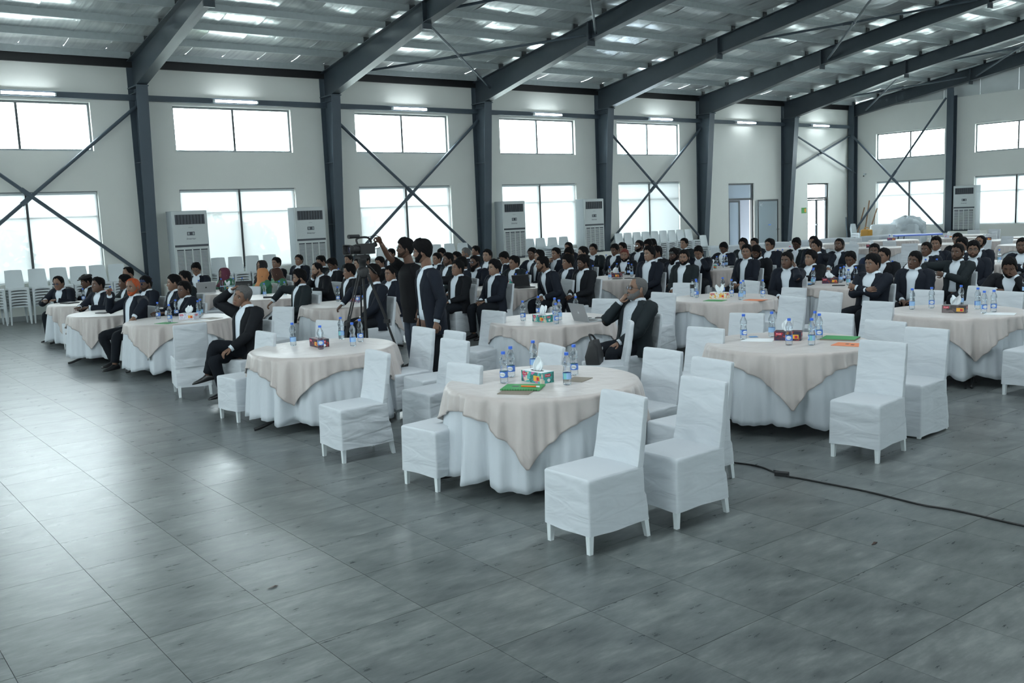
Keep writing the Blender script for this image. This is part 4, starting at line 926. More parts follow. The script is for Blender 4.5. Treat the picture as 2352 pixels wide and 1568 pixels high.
JK = np.array([(-0.13,.205,.150,.150),(-0.05,.200,.150,.148),(0.03,.190,.145,.138),(.12,.178,.138,.126),(.22,.182,.138,.126),(.31,.192,.134,.128),(.37,.190,.120,.122),(.41,.168,.100,.110),(.44,.126,.080,.094),(.462,.092,.066,.080),(.478,.074,.060,.068)])
JK[:, 1:] *= np.array([1.10, 1.08, 1.06])
def person(P):
    """P: dict with x, y, hz (head centre), face and pose keys; builds body > clothes, hair"""
    g = P.get; stand = g('stand', False); seed = g('seed', 1); r = np.random.default_rng(seed)
    pz = 0.93*g('k', 1.0) if stand else 0.56; lean = math.radians(g('lean', -4 if not stand else 3)); side = math.radians(g('side', 0))
    hz = P['hz']; kz = (hz-pz)/(0.592*math.cos(lean)*math.cos(side)); kz = min(max(kz, 0.80), 1.16)
    U = Ry(lean) @ Rx(side); pel = np.array([0, 0, pz])
    sw = g('wide', 1.0)*(0.93 if g('female') else 1.0)
    def up(p): p = np.asarray(p, float); return (p*np.array([1, 1, kz])) @ U.T+pel
    hc = up((g('hf', 0.035), g('hs', 0.0), 0.592)); hc[2] = hz
    R = Rz(math.radians(g('hy', 0))) @ Ry(-math.radians(g('hp', 0))) @ Rx(math.radians(g('hr', 0)))
    R0 = R; R = R*HS*g('hsc', 1.0)
    th = math.radians(P['face']); off = Rz(th) @ np.array([hc[0], hc[1], 0])
    root = thing('person', P['label'], 'person', (P['x']-off[0], P['y']-off[1], 0), th, g('group', 'seated audience'))
    sk = g('skin', 0); suit = g('suit', 'suit_navy'); shirt = g('shirt', 'shirt_white'); trs = g('trousers', 'trouser')
    body = MB(); head(body, R, hc, 0, 1, 2, 3, not g('closed', False), g('jaw', 1.0))
    nb = up((-0.005, 0, 0.42)); body.tube([nb, up((0.0, 0, 0.49)), hc+R @ np.array([-0.022, 0, -0.075]), hc+R @ np.array([-0.02, 0, -0.02])], [0.072, 0.064, 0.060, 0.055], 14, 3, 0)
    # torso under the clothes
    a = np.linspace(0, 2*PI, 20, endpoint=False)
    def tring(z, w, f, b, s=1.0, A=a, cx=0.0):
        c, ss = np.cos(A), np.sin(A); e = 2.5; k = (np.abs(c)**e+np.abs(ss)**e)**(-1/e)
        return np.stack([cx+np.where(c > 0, f, b)*s*c*k, w*s*sw*ss*k, np.full(len(A), z)], 1)
    body.loft([up(tring(z, w, f, b, 0.86)) for z, w, f, b in JK], 0)
    # legs
    lt = {}
    for s, nm in ((1, 'L'), (-1, 'R')):
        hip = np.array([0.0, s*0.095, pz-0.03])
        if stand: kn, an = np.array([0.03, s*0.11, pz*0.52]), np.array([g('step', 0)*s*0.10, s*0.115, 0.09])
        else: kn, an = np.array(g('knee'+nm, (0.43, s*0.13, 0.52))), np.array(g('ank'+nm, (0.40, s*0.135, 0.088)))
        lt[nm] = (hip, kn, an); body.tube([hip, (hip+kn)/2, kn, (kn+an)/2+np.array([-0.02, 0, 0]), an], [0.075, 0.068, 0.052, 0.048, 0.036], 10, 3, 0)
    arms = {}
    for s, nm in ((1, 'L'), (-1, 'R')):
        S = up((-0.005, s*0.190*sw, 0.392)); ps = g('arm'+nm, g('arms', 'lap')); pole = (-0.3, s*0.75, -1.0)
        hd, pn, curl = None, (0, -s*0.3, -1), 0.5
        if ps == 'lap': W = np.array([0.27, s*0.065, pz+0.075]); pn = (0, 0, -1); hd = (0.75, -s*0.65, -0.15)
        elif ps == 'knee': W = np.array([0.33, s*0.13, pz+0.06]); hd = (1, 0, -0.35); pn = (0, 0, -1)
        elif ps == 'table': W = np.array([0.40, s*0.13, 0.80]); hd = (0.8, -s*0.6, -0.02); pn = (0, 0, -1); pole = (-0.2, s*1.0, -0.6)
        elif ps == 'cross': W = np.array([0.24, -s*0.08, 0.84+(0.03 if s > 0 else 0)]); hd = (0.1, -s*1, 0.1); pn = (-1, 0, 0); pole = (0.1, s*1.0, -0.6)
        elif ps == 'cheek': W = hc+np.array([0.035, s*0.115, -0.17]); hd = R @ np.array([0.15, -s*0.22, 1.0]); pn = R @ np.array([-0.4, -s*1, 0]); pole = (0.6, s*0.6, -1); curl = 0.35
        elif ps == 'mouth': W = hc+R @ np.array([0.12, s*0.10, -0.155]); hd = R @ np.array([-0.15, -s*0.75, 0.75]); pn = R @ np.array([-1, -s*0.2, 0]); pole = (0.8, s*0.5, -1); curl = 0.7
        elif ps == 'brow': W = hc+R @ np.array([0.115, s*0.085, -0.07]); hd = R @ np.array([0.05, -s*0.45, 0.95]); pn = R @ np.array([-1, -s*0.3, 0.1]); pole = (0.7, s*0.7, -1); curl = 0.22
        elif ps == 'top': W = hc+np.array([0.045, s*0.135, 0.085]); hd = (-0.45, -s*0.9, 0.35); pn = (-0.2, -s*0.6, -0.9); pole = (0.45, s*1.0, -0.55); curl = 0.45
        elif ps == 'ear': W = hc+R @ np.array([0.0, s*0.135, -0.115]); hd = R @ np.array([-0.1, -s*0.25, 1.0]); pn = R @ np.array([0, -s*1, 0.1]); pole = (0.5, s*0.7, -1); curl = 0.4
        elif ps == 'pen': W = np.array([0.24, s*0.24, 1.10]); hd = (0.25, -s*0.15, 1); pn = (-0.2, -s*1, 0.2); pole = (0.3, s*0.8, -1); curl = 0.95
        elif ps == 'hang': W = S+np.array([0.03, s*0.08, -0.53]); hd = (0.06, 0, -1); pn = (0, -s*1, 0); pole = (-1, s*0.4, 0); curl = 0.45
        elif ps == 'back': W = S+np.array([-0.02, s*0.42, -0.16]); hd = (0.5, s*0.5, -0.8); pn = (-0.6, 0, -0.6); pole = (-0.3, s*0.3, 0.6); curl = 0.5
        elif ps == 'side': W = np.array([0.30, s*0.46, 0.80]); hd = (0.7, s*0.3, -0.5); pn = (0, 0, -1); pole = (-0.2, s*0.6, 0.6)
        else: W = np.array(ps[0], float); hd = ps[1]; pn = ps[2]; pole = ps[3]; curl = ps[4]
        l1, l2 = 0.295, 0.262
        E, W = ik(S, W, l1, l2, pole); fd = unit(W-E)
        if hd is None: hd = fd
        hd = unit(unit(hd)*0.8+fd*0.35); arms[nm] = (S, E, W, fd)
        body.tube([S, (S+E)/2, E, (E+W)/2, W], [0.050, 0.046, 0.040, 0.036, 0.027], 9, 2, 0)
        hand(body, W+fd*0.012, hd, pn, s, curl, 0, 0.95 if not g('female') else 0.85)
    obj('body', body, ['skin%d' % sk, 'lip%d' % sk, 'eye_white', 'eye_dark'], root, angle=None)
    fe = g('female')
    # shirt with collar and cuffs
    sh = MB(); sh.loft([up(tring(z, w, f, b, 0.935 if z > 0 else 0.90)) for z, w, f, b in JK[2 if not stand else 1:]], 0)
    if not fe and not g('nojacket'):
        cr = []
        for z, q, dx in ((0.455, 1.02, 0), (0.482, 0.98, 0.004), (0.505, 0.92, 0.006), (0.500, 0.99, 0.004), (0.474, 1.10, 0.004)):
            A2 = np.linspace(0.30, 2*PI-0.30, 22); rr = tring(z, 0.074, 0.073, 0.070, q, A2, dx); rr[:, 2] -= 0.022*np.exp(-((np.minimum(A2, 2*PI-A2)-0.30)/0.5)**2); cr.append(up(rr))
        sh.loft(cr, closed=False)
    if not g('nojacket'):
        for nm in 'LR':
            S, E, W, fd = arms[nm]; sh.tube([W-fd*0.055, W+fd*0.006], [0.040, 0.037], 14, 1)
    obj('shirt' if not g('nojacket') else 'undershirt', sh, shirt, root, angle=None)
    # jacket
    jk = MB(); hems = -0.20 if stand else -0.13
    J2 = JK.copy()
    if stand: J2[0] = (-0.21, .205, .155, .150); J2[1] = (-0.08, .200, .150, .148)
    zz = J2[:, 0]; al = np.interp(zz, [-0.21, -0.02, 0.12, 0.30, 0.40, 0.478], np.array(g('open', [0.62, 0.30, 0.24, 0.40, 0.62, 0.75]))*np.array([0.75, 0.70, 0.66, 0.62, 0.70, 0.80]))
    if fe or g('nojacket'): al = np.full(len(zz), 0.0)
    NR = 30; rings = []
    for (z, w, f, b), q in zip(J2, al):
        A = np.linspace(q, 2*PI-q, NR) if q > 0 else np.linspace(0.001, 2*PI-0.001, NR)
        P0 = tring(z, w, f, b, 1.0, A); P0[:, :2] *= (1+0.022*np.sin(7*A+z*38+seed)*np.clip(0.38-z, 0, 0.3)/0.3)[:, None]
        if q > 0:
            inn = tring(z, w, f, b, 0.95, np.array([q+0.03, 2*PI-q-0.03])); P0 = np.vstack([inn[:1], P0, inn[1:]])
        rings.append(up(P0))
    jk.loft(rings, closed=False)
    if not fe and not g('nojacket'):
        for s in (1, -1):
            lp = []
            for z in np.linspace(0.06, 0.47, 9):
                w, f, b = [np.interp(z, zz, J2[:, i]) for i in (1, 2, 3)]; q = np.interp(z, zz, al); wd = np.interp(z, [0.06, 0.2, 0.36, 0.40, 0.47], [0.02, 0.20, 0.42, 0.36, 0.30])
                A = (q+np.array([-0.02, 0.25*wd, wd]) if s > 0 else 2*PI-q-np.array([-0.02, 0.25*wd, wd])); sc3 = np.array([1.02, 1.05, 1.015])[:, None]
                rr = tring(z, w, f, b, 1.0, A); rr[:, :2] *= sc3; lp.append(up(rr))
            jk.loft(np.array(lp), closed=False)
    for nm, s in (('L', 1), ('R', -1)):
        S, E, W, fd = arms[nm]; sl = g('sleeve', 1.0); We = E+(W-E)*(0.90 if sl == 1 else sl)
        inn = up((-0.01, s*0.10*sw, 0.385)); o2 = up((-0.01, s*0.180*sw, 0.400))
        ks = 1.0 if not fe else 0.9
        if sl > 0: pts, rd = [inn, o2, S*0.65+E*0.35, E*0.85+S*0.15, E, E*0.55+We*0.45, We], [0.080, 0.087, 0.077, 0.068, 0.067, 0.060, 0.049]
        else: Em = S*(-sl*0+0.25)+E*0.75; pts, rd = [inn, o2, (S+Em)/2, Em], [0.075, 0.080, 0.072, 0.066]
        jk.tube(pts, np.array(rd)*ks, 16, 4, wr=0.035)
    obj('jacket' if not (fe or g('nojacket')) else ('dress' if fe else 'shirt'), jk, suit, root, angle=None)
    # trousers
    tr = MB(); tr.ell((-0.02, 0, pz-0.02), (0.160, 0.192, 0.125 if not stand else 0.15), 20, 10)
    for nm in 'LR':
        hip, kn, an = lt[nm]; e = kn-unit(an-kn)*0.0; q = an+unit(kn-an)*0.03
        tr.tube([hip, hip*0.5+kn*0.5, kn*0.85+hip*0.15, kn*0.93+an*0.07, kn*0.5+an*0.5, q], [0.100, 0.094, 0.080, 0.078, 0.066, 0.058], 16, 4, wr=0.025)
    obj('trousers', tr, trs, root, angle=None)
    for nm in 'LR':
        hip, kn, an = lt[nm]; so = MB(); fd = g('toe'+nm, (1, 0, 0)); fd = unit(fd); lat = unit(np.cross((0, 0, 1), fd)); upv = np.cross(fd, lat); rr = []
        for t, w_, h_, zc in ((-0.075, 0.022, 0.022, -0.045), (-0.06, 0.034, 0.042, -0.035), (0.0, 0.037, 0.055, -0.025), (0.06, 0.041, 0.036, -0.046), (0.13, 0.046, 0.025, -0.058), (0.18, 0.036, 0.018, -0.064), (0.205, 0.015, 0.010, -0.070)):
            A = np.linspace(0, 2*PI, 14, endpoint=False); rr.append(an+fd*t+np.outer(np.cos(A)*w_, lat)+np.outer(np.maximum(np.sin(A)*h_, -h_*0.9)+zc, upv))
        so.loft(rr); obj('shoe', so, 'shoe', root, angle=None)
    # hair, beard, headwear
    hs = g('hair', 'short'); hcol = g('hcol', 'hair_black')
    if hs in HAIRLINE: obj('hair', hair(R, hc, hs, hcol, g('hth', 0.014 if hs == 'short' else 0.016), seed), hcol, root, angle=None)
    if g('beard'): obj('beard', beard(R, hc, P['beard']), g('bcol', 'hair_black' if P['beard'] != 'stub' else 'stubble'), root, angle=None)
    if g('glasses'): obj('glasses', glasses(R, hc), ['black', 'lens' if g('glasses') == 2 else 'pane_glass'], root, angle=None)
    if g('cap') == 'skull':
        m = MB(); lon = np.linspace(-PI, PI, 37)[:-1]; rg = []
        for h, q in ((0.25, 0.985), (0.25, 1.09), (0.5, 1.09), (0.75, 1.10), (0.92, 1.10), (0.99, 1.12)):
            V = skull(np.full(36, h), lon, False)*np.array([q, q, 1]); V[:, 2] += 0.012 if h > 0.7 else 0.004; V[:, 0] -= 0.006; V[:, 2] += -0.030*V[:, 0]*0-0.06*np.clip(-V[:, 0], 0, 1)*(h < 0.6); rg.append(V @ R.T+hc)
        m.loft(rg); obj('cap', m, g('ccol', 'cap_white'), root, angle=None)
    if g('cap') == 'flat':
        m = MB(); m.ell(R @ np.array([0.0, 0, 0.085])+hc, (0.125, 0.098, 0.045), 24, 10, 0, R @ Ry(0.12)); m.ell(R @ np.array([0.105, 0, 0.062])+hc, (0.05, 0.075, 0.012), 18, 6, 0, R @ Ry(0.25)); obj('cap', m, g('ccol', 'hijab_black'), root, angle=None)
    if g('hijab'):
        m = MB(); lon = np.linspace(0.62, 2*PI-0.62, 30); rg = []
        for h, q, gx in ((-1.95, 2.2, 0), (-1.7, 2.15, 0.0), (-1.4, 1.8, 0.0), (-1.0, 1.45, 0), (-0.5, 1.28, 0), (0.0, 1.20, 0), (0.45, 1.18, 0), (0.75, 1.18, 0), (0.93, 1.25, 0), (0.99, 1.6, 0)):
            L2 = lon if -0.9 < h < 0.7 else np.linspace(0.02, 2*PI-0.02, 30)
            if h == 0.75: L2 = np.linspace(0.3, 2*PI-0.3, 30)
            V = skull(np.full(30, max(h, -0.55)), L2, False)*np.array([q, q, 1]); V[:, 2] = h*HH+(0.012 if h > 0.6 else 0); V += np.stack([0.004*np.sin(11*L2+h*7), 0.004*np.cos(13*L2-h*5), 0*L2], 1)
            if h < -0.9: V[:, 0] -= 0.02
            rg.append(V @ R.T+hc)
        m.loft(rg, closed=False); obj('hijab', m, P['hijab'], root, angle=None)
    if g('long'):
        m = MB(); lon = np.linspace(0.75, 2*PI-0.75, 30); rg = []
        for h, q in ((-2.2, 1.35), (-1.6, 1.42), (-1.0, 1.36), (-0.5, 1.25), (0.0, 1.17), (0.4, 1.14), (0.7, 1.15), (0.9, 1.2), (0.985, 1.5)):
            L2 = lon if h < 0.5 else np.linspace(0.02, 2*PI-0.02, 30)
            V = skull(np.full(30, max(h, -0.3)), L2, False)*np.array([q, q, 1]); V[:, 2] = h*HH+(0.008 if h > 0.6 else 0); V += np.stack([0.005*np.sin(17*L2+h*3), 0.005*np.cos(15*L2), 0*L2], 1); rg.append(V @ R.T+hc)
        m.loft(rg, closed=False); obj('hair', m, hcol, root, angle=None)
    if g('watch'):
        S, E, W, fd = arms[P['watch']]; m = MB(); m.tube([W-fd*0.012, W+fd*0.012], 0.034, 14, 1); lat = unit(np.cross(fd, (0, 0, 1))); m.ell(W+np.array([0, 0, 0.034]), (0.018, 0.018, 0.006), 12, 6, 1); obj('watch', m, ['black', 'silver'], root)
    return root, arms, hc, th, np.array([P['x']-off[0], P['y']-off[1], 0])
# ------------------------------------------------------------------ who sits where: id, x, y, head height, pose, description
PL = [(1,4.25,19.87,1.1,dict(face=218,hy=6,hp=-6,arms='table',lean=12,hair='receding',glasses=2,skin=1),'man with round glasses at the leftmost table'),
(2,4.80,20.06,1.09,dict(face=192,hy=-8,hp=-8,arms='table',lean=10,hair='low',cap='flat',skin=2),'man in black flat cap at the leftmost table'),
(3,4.3,17.22,1.15,dict(face=203,hy=-5,hp=6,arms='table',lean=6,skin=2,wide=1.08,watch='L'),'man with hands on the table left of the orange-haired man'),
(4,4.85,17.58,1.15,dict(face=185,hy=-15,hp=-4,arms='table',lean=4,skin=2),'man looking left behind the orange-haired man'),
(5,5.65,20.2,1.18,dict(face=190,hp=-12,hair='bald',skin=1),'bald man seated beside the first column'),
(6,4.22,14.91,1.2,dict(face=196,hy=18,armR='pen',armL='side',hair='receding',hcol='hair_orange',hth=.010,beard='stub',bcol='hair_orange',skin=1,kneeR=(.40,-.26,.50),ankR=(.30,-.20,.10),kneeL=(.42,.16,.52),ankL=(.50,.16,.10),open=[.75,.55,.50,.50,.62,.75]),'man with orange-dyed hair and beard holding a red pen'),
(7,5.0,16.89,1.13,dict(face=195,hy=5,cap='skull',ccol='cap_navy',glasses=2,skin=2,beard='stub'),'man in navy skullcap and glasses behind the orange-haired man'),
(8,5.01,15.42,1.19,dict(face=185,hy=-18,skin=1),'man in profile left of the first air conditioner plinth'),
(9,5.62,16.71,1.18,dict(face=185,hy=-5),'man mostly hidden behind the white dotted box table guests'),
(10,4.93,14.73,1.11,dict(face=190,hy=8,skin=2,arms='table'),'man behind the white dotted tissue box looking left'),
(11,6.89,19.72,1.2,dict(face=232,hp=-24,arms='table',glasses=1,skin=1,hth=.02),'man with glasses behind the large silver laptop'),
(12,7.46,19.68,1.06,dict(face=195,hy=-10,hair='none',hijab='hijab_purple',female=True,suit='dress_green',skin=1),'woman in purple hijab beside the black handbag'),
(13,4.44,11.19,1.2,dict(face=192,hy=14,hr=-26,hs=-.05,hp=4,lean=-6,side=4,armR='top',armL='knee',hcol='hair_grey',skin=1,suit='suit_dark',wide=1.05,kneeR=(.44,-.06,.50),ankR=(.36,-.05,.10),kneeL=(.42,-.04,.66),ankL=(.46,-.20,.30),toeL=(.55,-.6,-.15),open=[.7,.45,.38,.42,.62,.75]),'grey-haired man scratching his head with crossed legs'),
(14,8.38,19.85,1.16,dict(face=190,hair='none',hijab='hijab_black',female=True,suit='suit_dark',skin=1),'woman in black hijab behind the women in green'),
(15,7.55,17.89,1.08,dict(face=175,hy=-25,hair='none',hijab='hijab_orange',female=True,suit='dress_green',skin=1,arms='table'),'woman in orange hijab and green dress'),
(16,8.05,18.35,1.05,dict(face=185,hy=-25,hp=-18,hair='none',long=True,hcol='hair_brown',female=True,suit='dress_green',skin=3),'woman with long auburn hair and green dress'),
(17,9.03,20.55,1.18,dict(face=195,hy=0,skin=1),'man seated behind the auburn-haired woman'),
(18,9.94,21.3,1.18,dict(face=210,hp=4,skin=1),'man in front of the second air conditioner grille'),
(19,6.7,14.38,1.18,dict(face=178,hy=-12,hp=-4,armR='side',armL='lap',beard='full',hth=.02,skin=1,kneeR=(.42,-.22,.52),ankR=(.44,-.22,.1)),'bearded man leaning his arm on the table of the women'),
(20,8.21,16.82,1.16,dict(face=185,hy=-5,hp=-4,lean=14,armR='cheek',armL='table',hair='receding',hth=.009,beard='stub',skin=3,suit='suit_dark'),'balding man resting his cheek on his hand'),
(21,9.54,19.31,1.2,dict(face=190,hp=-14,armL='brow',skin=1,suit='suit_teal'),'man with hand on face below the second air conditioner'),
(22,9.13,17.97,1.18,dict(face=190,hp=-24,glasses=1,skin=2,hth=.02),'man with glasses looking down beside the second column'),
(23,8.04,15.19,1.17,dict(face=180,hy=-18,hp=-2,skin=1,hth=.02,suit='suit_dark'),'young man in profile left of the tripod'),
(24,11.03,20.84,1.13,dict(face=195,skin=1),'man behind the profile youth right of the second column'),
(25,9.46,17.44,1.18,dict(face=185,hy=-12,skin=3),'short-haired man just left of the tripod head'),
(26,10.31,18.69,1.18,dict(face=195,cap='skull',ccol='cap_white',skin=1),'man in white skullcap behind the tripod'),
(27,10.1,17.69,1.16,dict(face=195,hp=-8,skin=1),'man seen between the tripod and the cameraman'),
(28,12.67,21.57,1.18,dict(face=190,hp=-10),'man hidden behind the raised arm of the cameraman'),
(30,7.1,12.65,1.27,dict(face=182,hy=-10,armL='knee',armR='side',skin=2,watch='L'),'man seated behind the tripod legs with hands on knees'),
(31,8.18,13.99,1.15,dict(face=190,skin=1),'man half hidden behind the black-shirted cameraman'),
(32,13.08,19.81,1.18,dict(face=190,hp=-26,skin=1),'man looking down right of the standing men'),
(33,11.49,17.61,1.16,dict(face=185,skin=1),'man just right of the standing man in the open jacket'),
(34,10.53,15.74,1.23,dict(face=182,hy=-8,skin=2,beard='stub'),'thin-faced man behind the man with his arm on the table'),
(35,12.12,17.77,1.14,dict(face=188,hy=-8,hth=.02,skin=1),'thick-haired man left of the bearded man with glasses'),
(36,10.19,14.78,1.18,dict(face=165,hy=-30,hp=-10),'man whose dark hair shows above the arm on the table'),
(37,9.21,13.49,1.18,dict(face=186,hy=-6,hp=8,armR='side',armL='lap',hth=.02,skin=1,open=[.8,.6,.5,.5,.62,.75],wide=1.06),'man resting his arm on the black laptop table'),
(38,13.18,18.92,1.18,dict(face=180,hy=-25,hcol='hair_grey',beard='stub',bcol='hair_grey',skin=1),'grey-haired man in profile left of the third column'),
(39,14.06,19.73,1.18,dict(face=180,hy=-15,skin=1),'man in profile right of the grey-haired man'),
(40,12.11,16.58,1.2,dict(face=198,hp=6,skin=3,jaw=1.1,hth=.02),'broad-faced man left of the third air conditioner'),
(41,10.81,15.22,1.16,dict(face=192,hy=-4,hp=3,beard='long',glasses=2,arms='table',wide=1.15,skin=2,lean=5,jaw=1.1),'bearded man with glasses behind the black laptop table'),
(42,9.62,12.98,1.17,dict(face=182,hy=-6,hp=3,arms='lap',hth=.024,skin=3,suit='suit_navy',open=[.7,.5,.42,.42,.62,.75]),'young man sitting sideways holding a phone'),
(43,11.83,15.6,1.18,dict(face=185,hp=-28,armL='brow',lean=8,skin=1),'man covering his face under the third air conditioner'),
(44,11.24,14.52,1.13,dict(face=188,hy=-8,arms='table',skin=1,hth=.018),'man facing left behind the black laptop table bottles'),
(45,12.76,15.84,1.21,dict(face=195,hp=-6,arms='table',skin=2),'man with clasped hands right of the third air conditioner'),
(46,12.35,15.11,1.19,dict(face=180,hy=-10,skin=1),'man behind the man leaning at the black laptop'),
(47,10.42,12.67,1.19,dict(face=172,hy=-18,lean=20,armR='lap',armL='knee',hth=.016,beard='stub',skin=1,suit='suit_navy',wide=1.05),'man leaning forward at the black laptop'),
(48,13.31,15.71,1.18,dict(face=188,armR='mouth',armL='lap',skin=1),'man with his hand over his mouth'),
(49,15.79,18.14,1.18,dict(face=190),'man farthest back left of the fourth air conditioner'),
(50,13.98,16.03,1.15,dict(face=188,hp=-26,hth=.022),'man with bowed dark head above the fringe-haired man'),
(51,11.22,12.92,1.17,dict(face=180,hy=-16,hair='low',hth=.022,skin=1),'fringe-haired man beside the young bearded man'),
(52,11.05,12.32,1.18,dict(face=180,hy=-14,hp=-4,beard='stub',hair='low',hth=.02,skin=2,suit='suit_dark',open=[.7,.5,.42,.42,.62,.75]),'young bearded man right of the fringe-haired man'),
(53,13.45,14.99,1.2,dict(face=180,hy=-20,skin=3),'pale man behind the young bearded man'),
(54,14.91,16.26,1.18,dict(face=200,arms='table',skin=1),'man under the fourth air conditioner with hands on table'),
(55,14.78,15.41,1.19,dict(face=190,hp=-16,skin=2),'man with lowered face beside the fourth column'),
(56,15.58,16.0,1.18,dict(face=185,hy=-5,skin=1),'man behind the bearded man with red-dyed hair'),
(57,13.98,14.29,1.12,dict(face=205,hy=10,arms='table',hcol='hair_red',beard='full',skin=1,hth=.012),'bearded man with red-dyed hair behind a tissue box'),
(58,15.5,15.37,1.23,dict(face=188,hp=10,hy=-8,glasses=1,beard='full',skin=2),'man with glasses and dark beard before the chair row'),
(59,16.67,16.21,1.2,dict(face=180,hp=-25,hth=.022),'left of two bowed heads before the chair row'),
(60,17.27,16.66,1.18,dict(face=180,hp=-20,hth=.022),'right of two bowed heads before the chair row'),
(61,12.67,12.31,1.24,dict(face=188,hy=-8,hp=2,wide=1.12,hth=.026,skin=3,suit='suit_navy',arms='lap',open=[.7,.5,.48,.50,.65,.75],watch='L'),'heavy-set man above the grey bearded man'),
(62,14.12,13.51,1.18,dict(face=180,hy=-15,glasses=1,skin=2,wide=1.08),'man with glasses half hidden by the heavy-set man'),
(63,13.37,12.34,1.18,dict(face=185,hy=-8,hp=-4,cap='skull',ccol='cap_grey',beard='long',skin=4),'bearded man in a grey skullcap'),
(64,12.69,11.48,1.18,dict(face=188,hy=16,beard='full',skin=1,arms='lap',hth=.018,wide=1.06,open=[.7,.5,.42,.42,.62,.75]),'bearded man staring right beside the grey skullcap man'),
(65,17.68,15.99,1.18,dict(face=195,hy=-10,hp=4,suit='suit_teal',skin=3),'man in grey-blue suit at the end of the chair row'),
(66,14.89,13.08,1.14,dict(face=205,hp=-26,armL='brow',armR='table',lean=10,skin=1),'man holding his bowed head beside the green tissue box'),
(67,7.58,7.56,1.17,dict(face=176,hy=-16,hp=12,lean=-10,armR='mouth',armL='knee',hcol='hair_grey',hth=.006,hair='receding',beard='full',bcol='beard_grey',glasses=2,skin=1,suit='suit_teal',shirt='print_check',wide=1.12,watch='L',open=[.8,.6,.5,.5,.65,.8]),'grey bearded man with glasses resting his chin on his hand'),
(68,16.88,14.08,1.12,dict(face=192,hp=-28,glasses=1,skin=2,arms='table'),'man with glasses looking down right of the green tissue box'),
(69,17.63,14.14,1.16,dict(face=192,hth=.026,skin=1),'tall-haired man in front of the open door'),
(70,18.43,14.45,1.14,dict(face=192,skin=1),'man half hidden behind the bowed bearded man'),
(71,14.15,11.27,1.2,dict(face=182,hy=22,arms='lap',hth=.018,skin=1,open=[.7,.5,.42,.42,.62,.75]),'man turning his head behind the yellow tissue box table'),
(72,14.83,11.58,1.16,dict(face=185,hp=-30,beard='full',skin=2,wide=1.1,lean=8),'bowed bearded man looking down'),
(73,17.04,12.95,1.18,dict(face=185,hy=-12,glasses=1,skin=1,wide=1.1,hth=.018),'man with glasses below the open door leaf'),
(74,17.59,12.66,1.18,dict(face=190,hp=-22,skin=4),'man with bowed head below the green door sign'),
(75,17.33,12.05,1.22,dict(face=185),'man hidden behind the upright man below the far door'),
(76,16.36,11.31,1.18,dict(face=182,hy=-14,armL='side',skin=1),'upright man below the far door'),
(77,17.06,11.26,1.17,dict(face=188,hp=14,beard='stub',skin=2),'man tilting his head back right of the far door'),
(78,12.36,9.07,1.18,dict(face=196,hy=-8,armL='ear',armR='lap',lean=6,skin=2,hth=.012,open=[.7,.5,.42,.42,.62,.75]),'man with hand on ear at the red tissue box table'),
(79,14.07,9.84,1.1,dict(face=182,hy=-10,hp=8,hair='low',hth=.022,skin=3,suit='suit_dark',arms='table'),'man in black jacket behind the blue folder'),
(80,14.38,9.27,1.08,dict(face=190,hp=-18,arms='table',skin=2,wide=1.1,hth=.012),'man looking down behind the red tissue box'),
(81,11.98,7.38,1.18,dict(face=176,hy=-6,arms='cross',hair='low',hth=.018,skin=1,wide=1.16,suit='suit_navy',jaw=1.1,open=[.7,.5,.42,.42,.62,.75]),'heavy man with folded wrists and crossed legs at the right'),
(82,14.97,9.01,1.1,dict(face=182,hy=-10,skin=1,wide=1.05),'man right behind the heavy man with folded wrists'),
(83,15.67,9.62,1.14,dict(face=200,suit='suit_blue'),'person in blue jacket hidden behind the right side guests'),
(84,12.8,7.23,1.18,dict(face=190,hy=-4,hr=-12,arms='lap',hair='low',hth=.010,skin=2,wide=1.05,open=[.7,.5,.42,.42,.62,.75]),'man with tilted head left of the brown tissue box'),
(85,16.47,9.08,1.13,dict(face=186,hy=-6,hth=.009,skin=2,arms='table'),'man behind the colourful tissue box at the right'),
(86,17.43,9.42,1.18,dict(face=195,hth=.020,skin=1),'thin moustached man behind the colourful tissue box table'),
(87,19.32,9.98,1.17,dict(face=188,hth=.020,hp=-6),'man beyond the back right table'),
(88,16.63,8.51,1.2,dict(face=182,hp=-12,hth=.020),'man whose hair shows behind the arm-leaning man'),
(89,14.45,7.46,1.2,dict(face=182,hy=-2,hp=2,armR='side',armL='cross',beard='stub',hth=.010,skin=2,watch='L',open=[.7,.5,.42,.42,.62,.75]),'man leaning his arm on the colourful tissue box table'),
(90,15.26,7.62,1.2,dict(face=200,hy=2,glasses=1,beard='stub',arms='lap',hth=.022,skin=1,hair='low'),'man with glasses right of the arm-leaning man'),
(91,17.81,8.79,1.18,dict(face=190,hp=26,hr=-28,beard='full',skin=1),'bearded man lolling his head back at the right'),
(92,13.08,6.04,1.09,dict(face=200,hp=-24,armL='brow',armR='table',lean=12,beard='full',skin=2,closed=True),'man holding his forehead at the right picture edge'),
(93,16.73,7.52,1.18,dict(face=190,skin=2,beard='stub',arms='cross'),'man cut off by the right picture edge')]
PINFO = {}
for (n, x, y, hz, kw, desc) in PL:
    P = dict(x=x, y=y, hz=hz, seed=n, label=desc, **kw)
    if 'skin' not in P: P['skin'] = n % 3
    if 'suit' not in P: P['suit'] = ['suit_navy', 'suit_navy', 'suit_dark', 'suit_navy', 'suit_teal'][n % 5] if n % 7 else 'suit_navy'
    r_ = person(P); PINFO[n] = r_
    root, arms, hc, th, pos = r_
    c_ = covered_chair(pos[0]+math.cos(th)*0.03, pos[1]+math.sin(th)*0.03, P['face'], 'white chair under the '+desc, 'covered chairs in use')
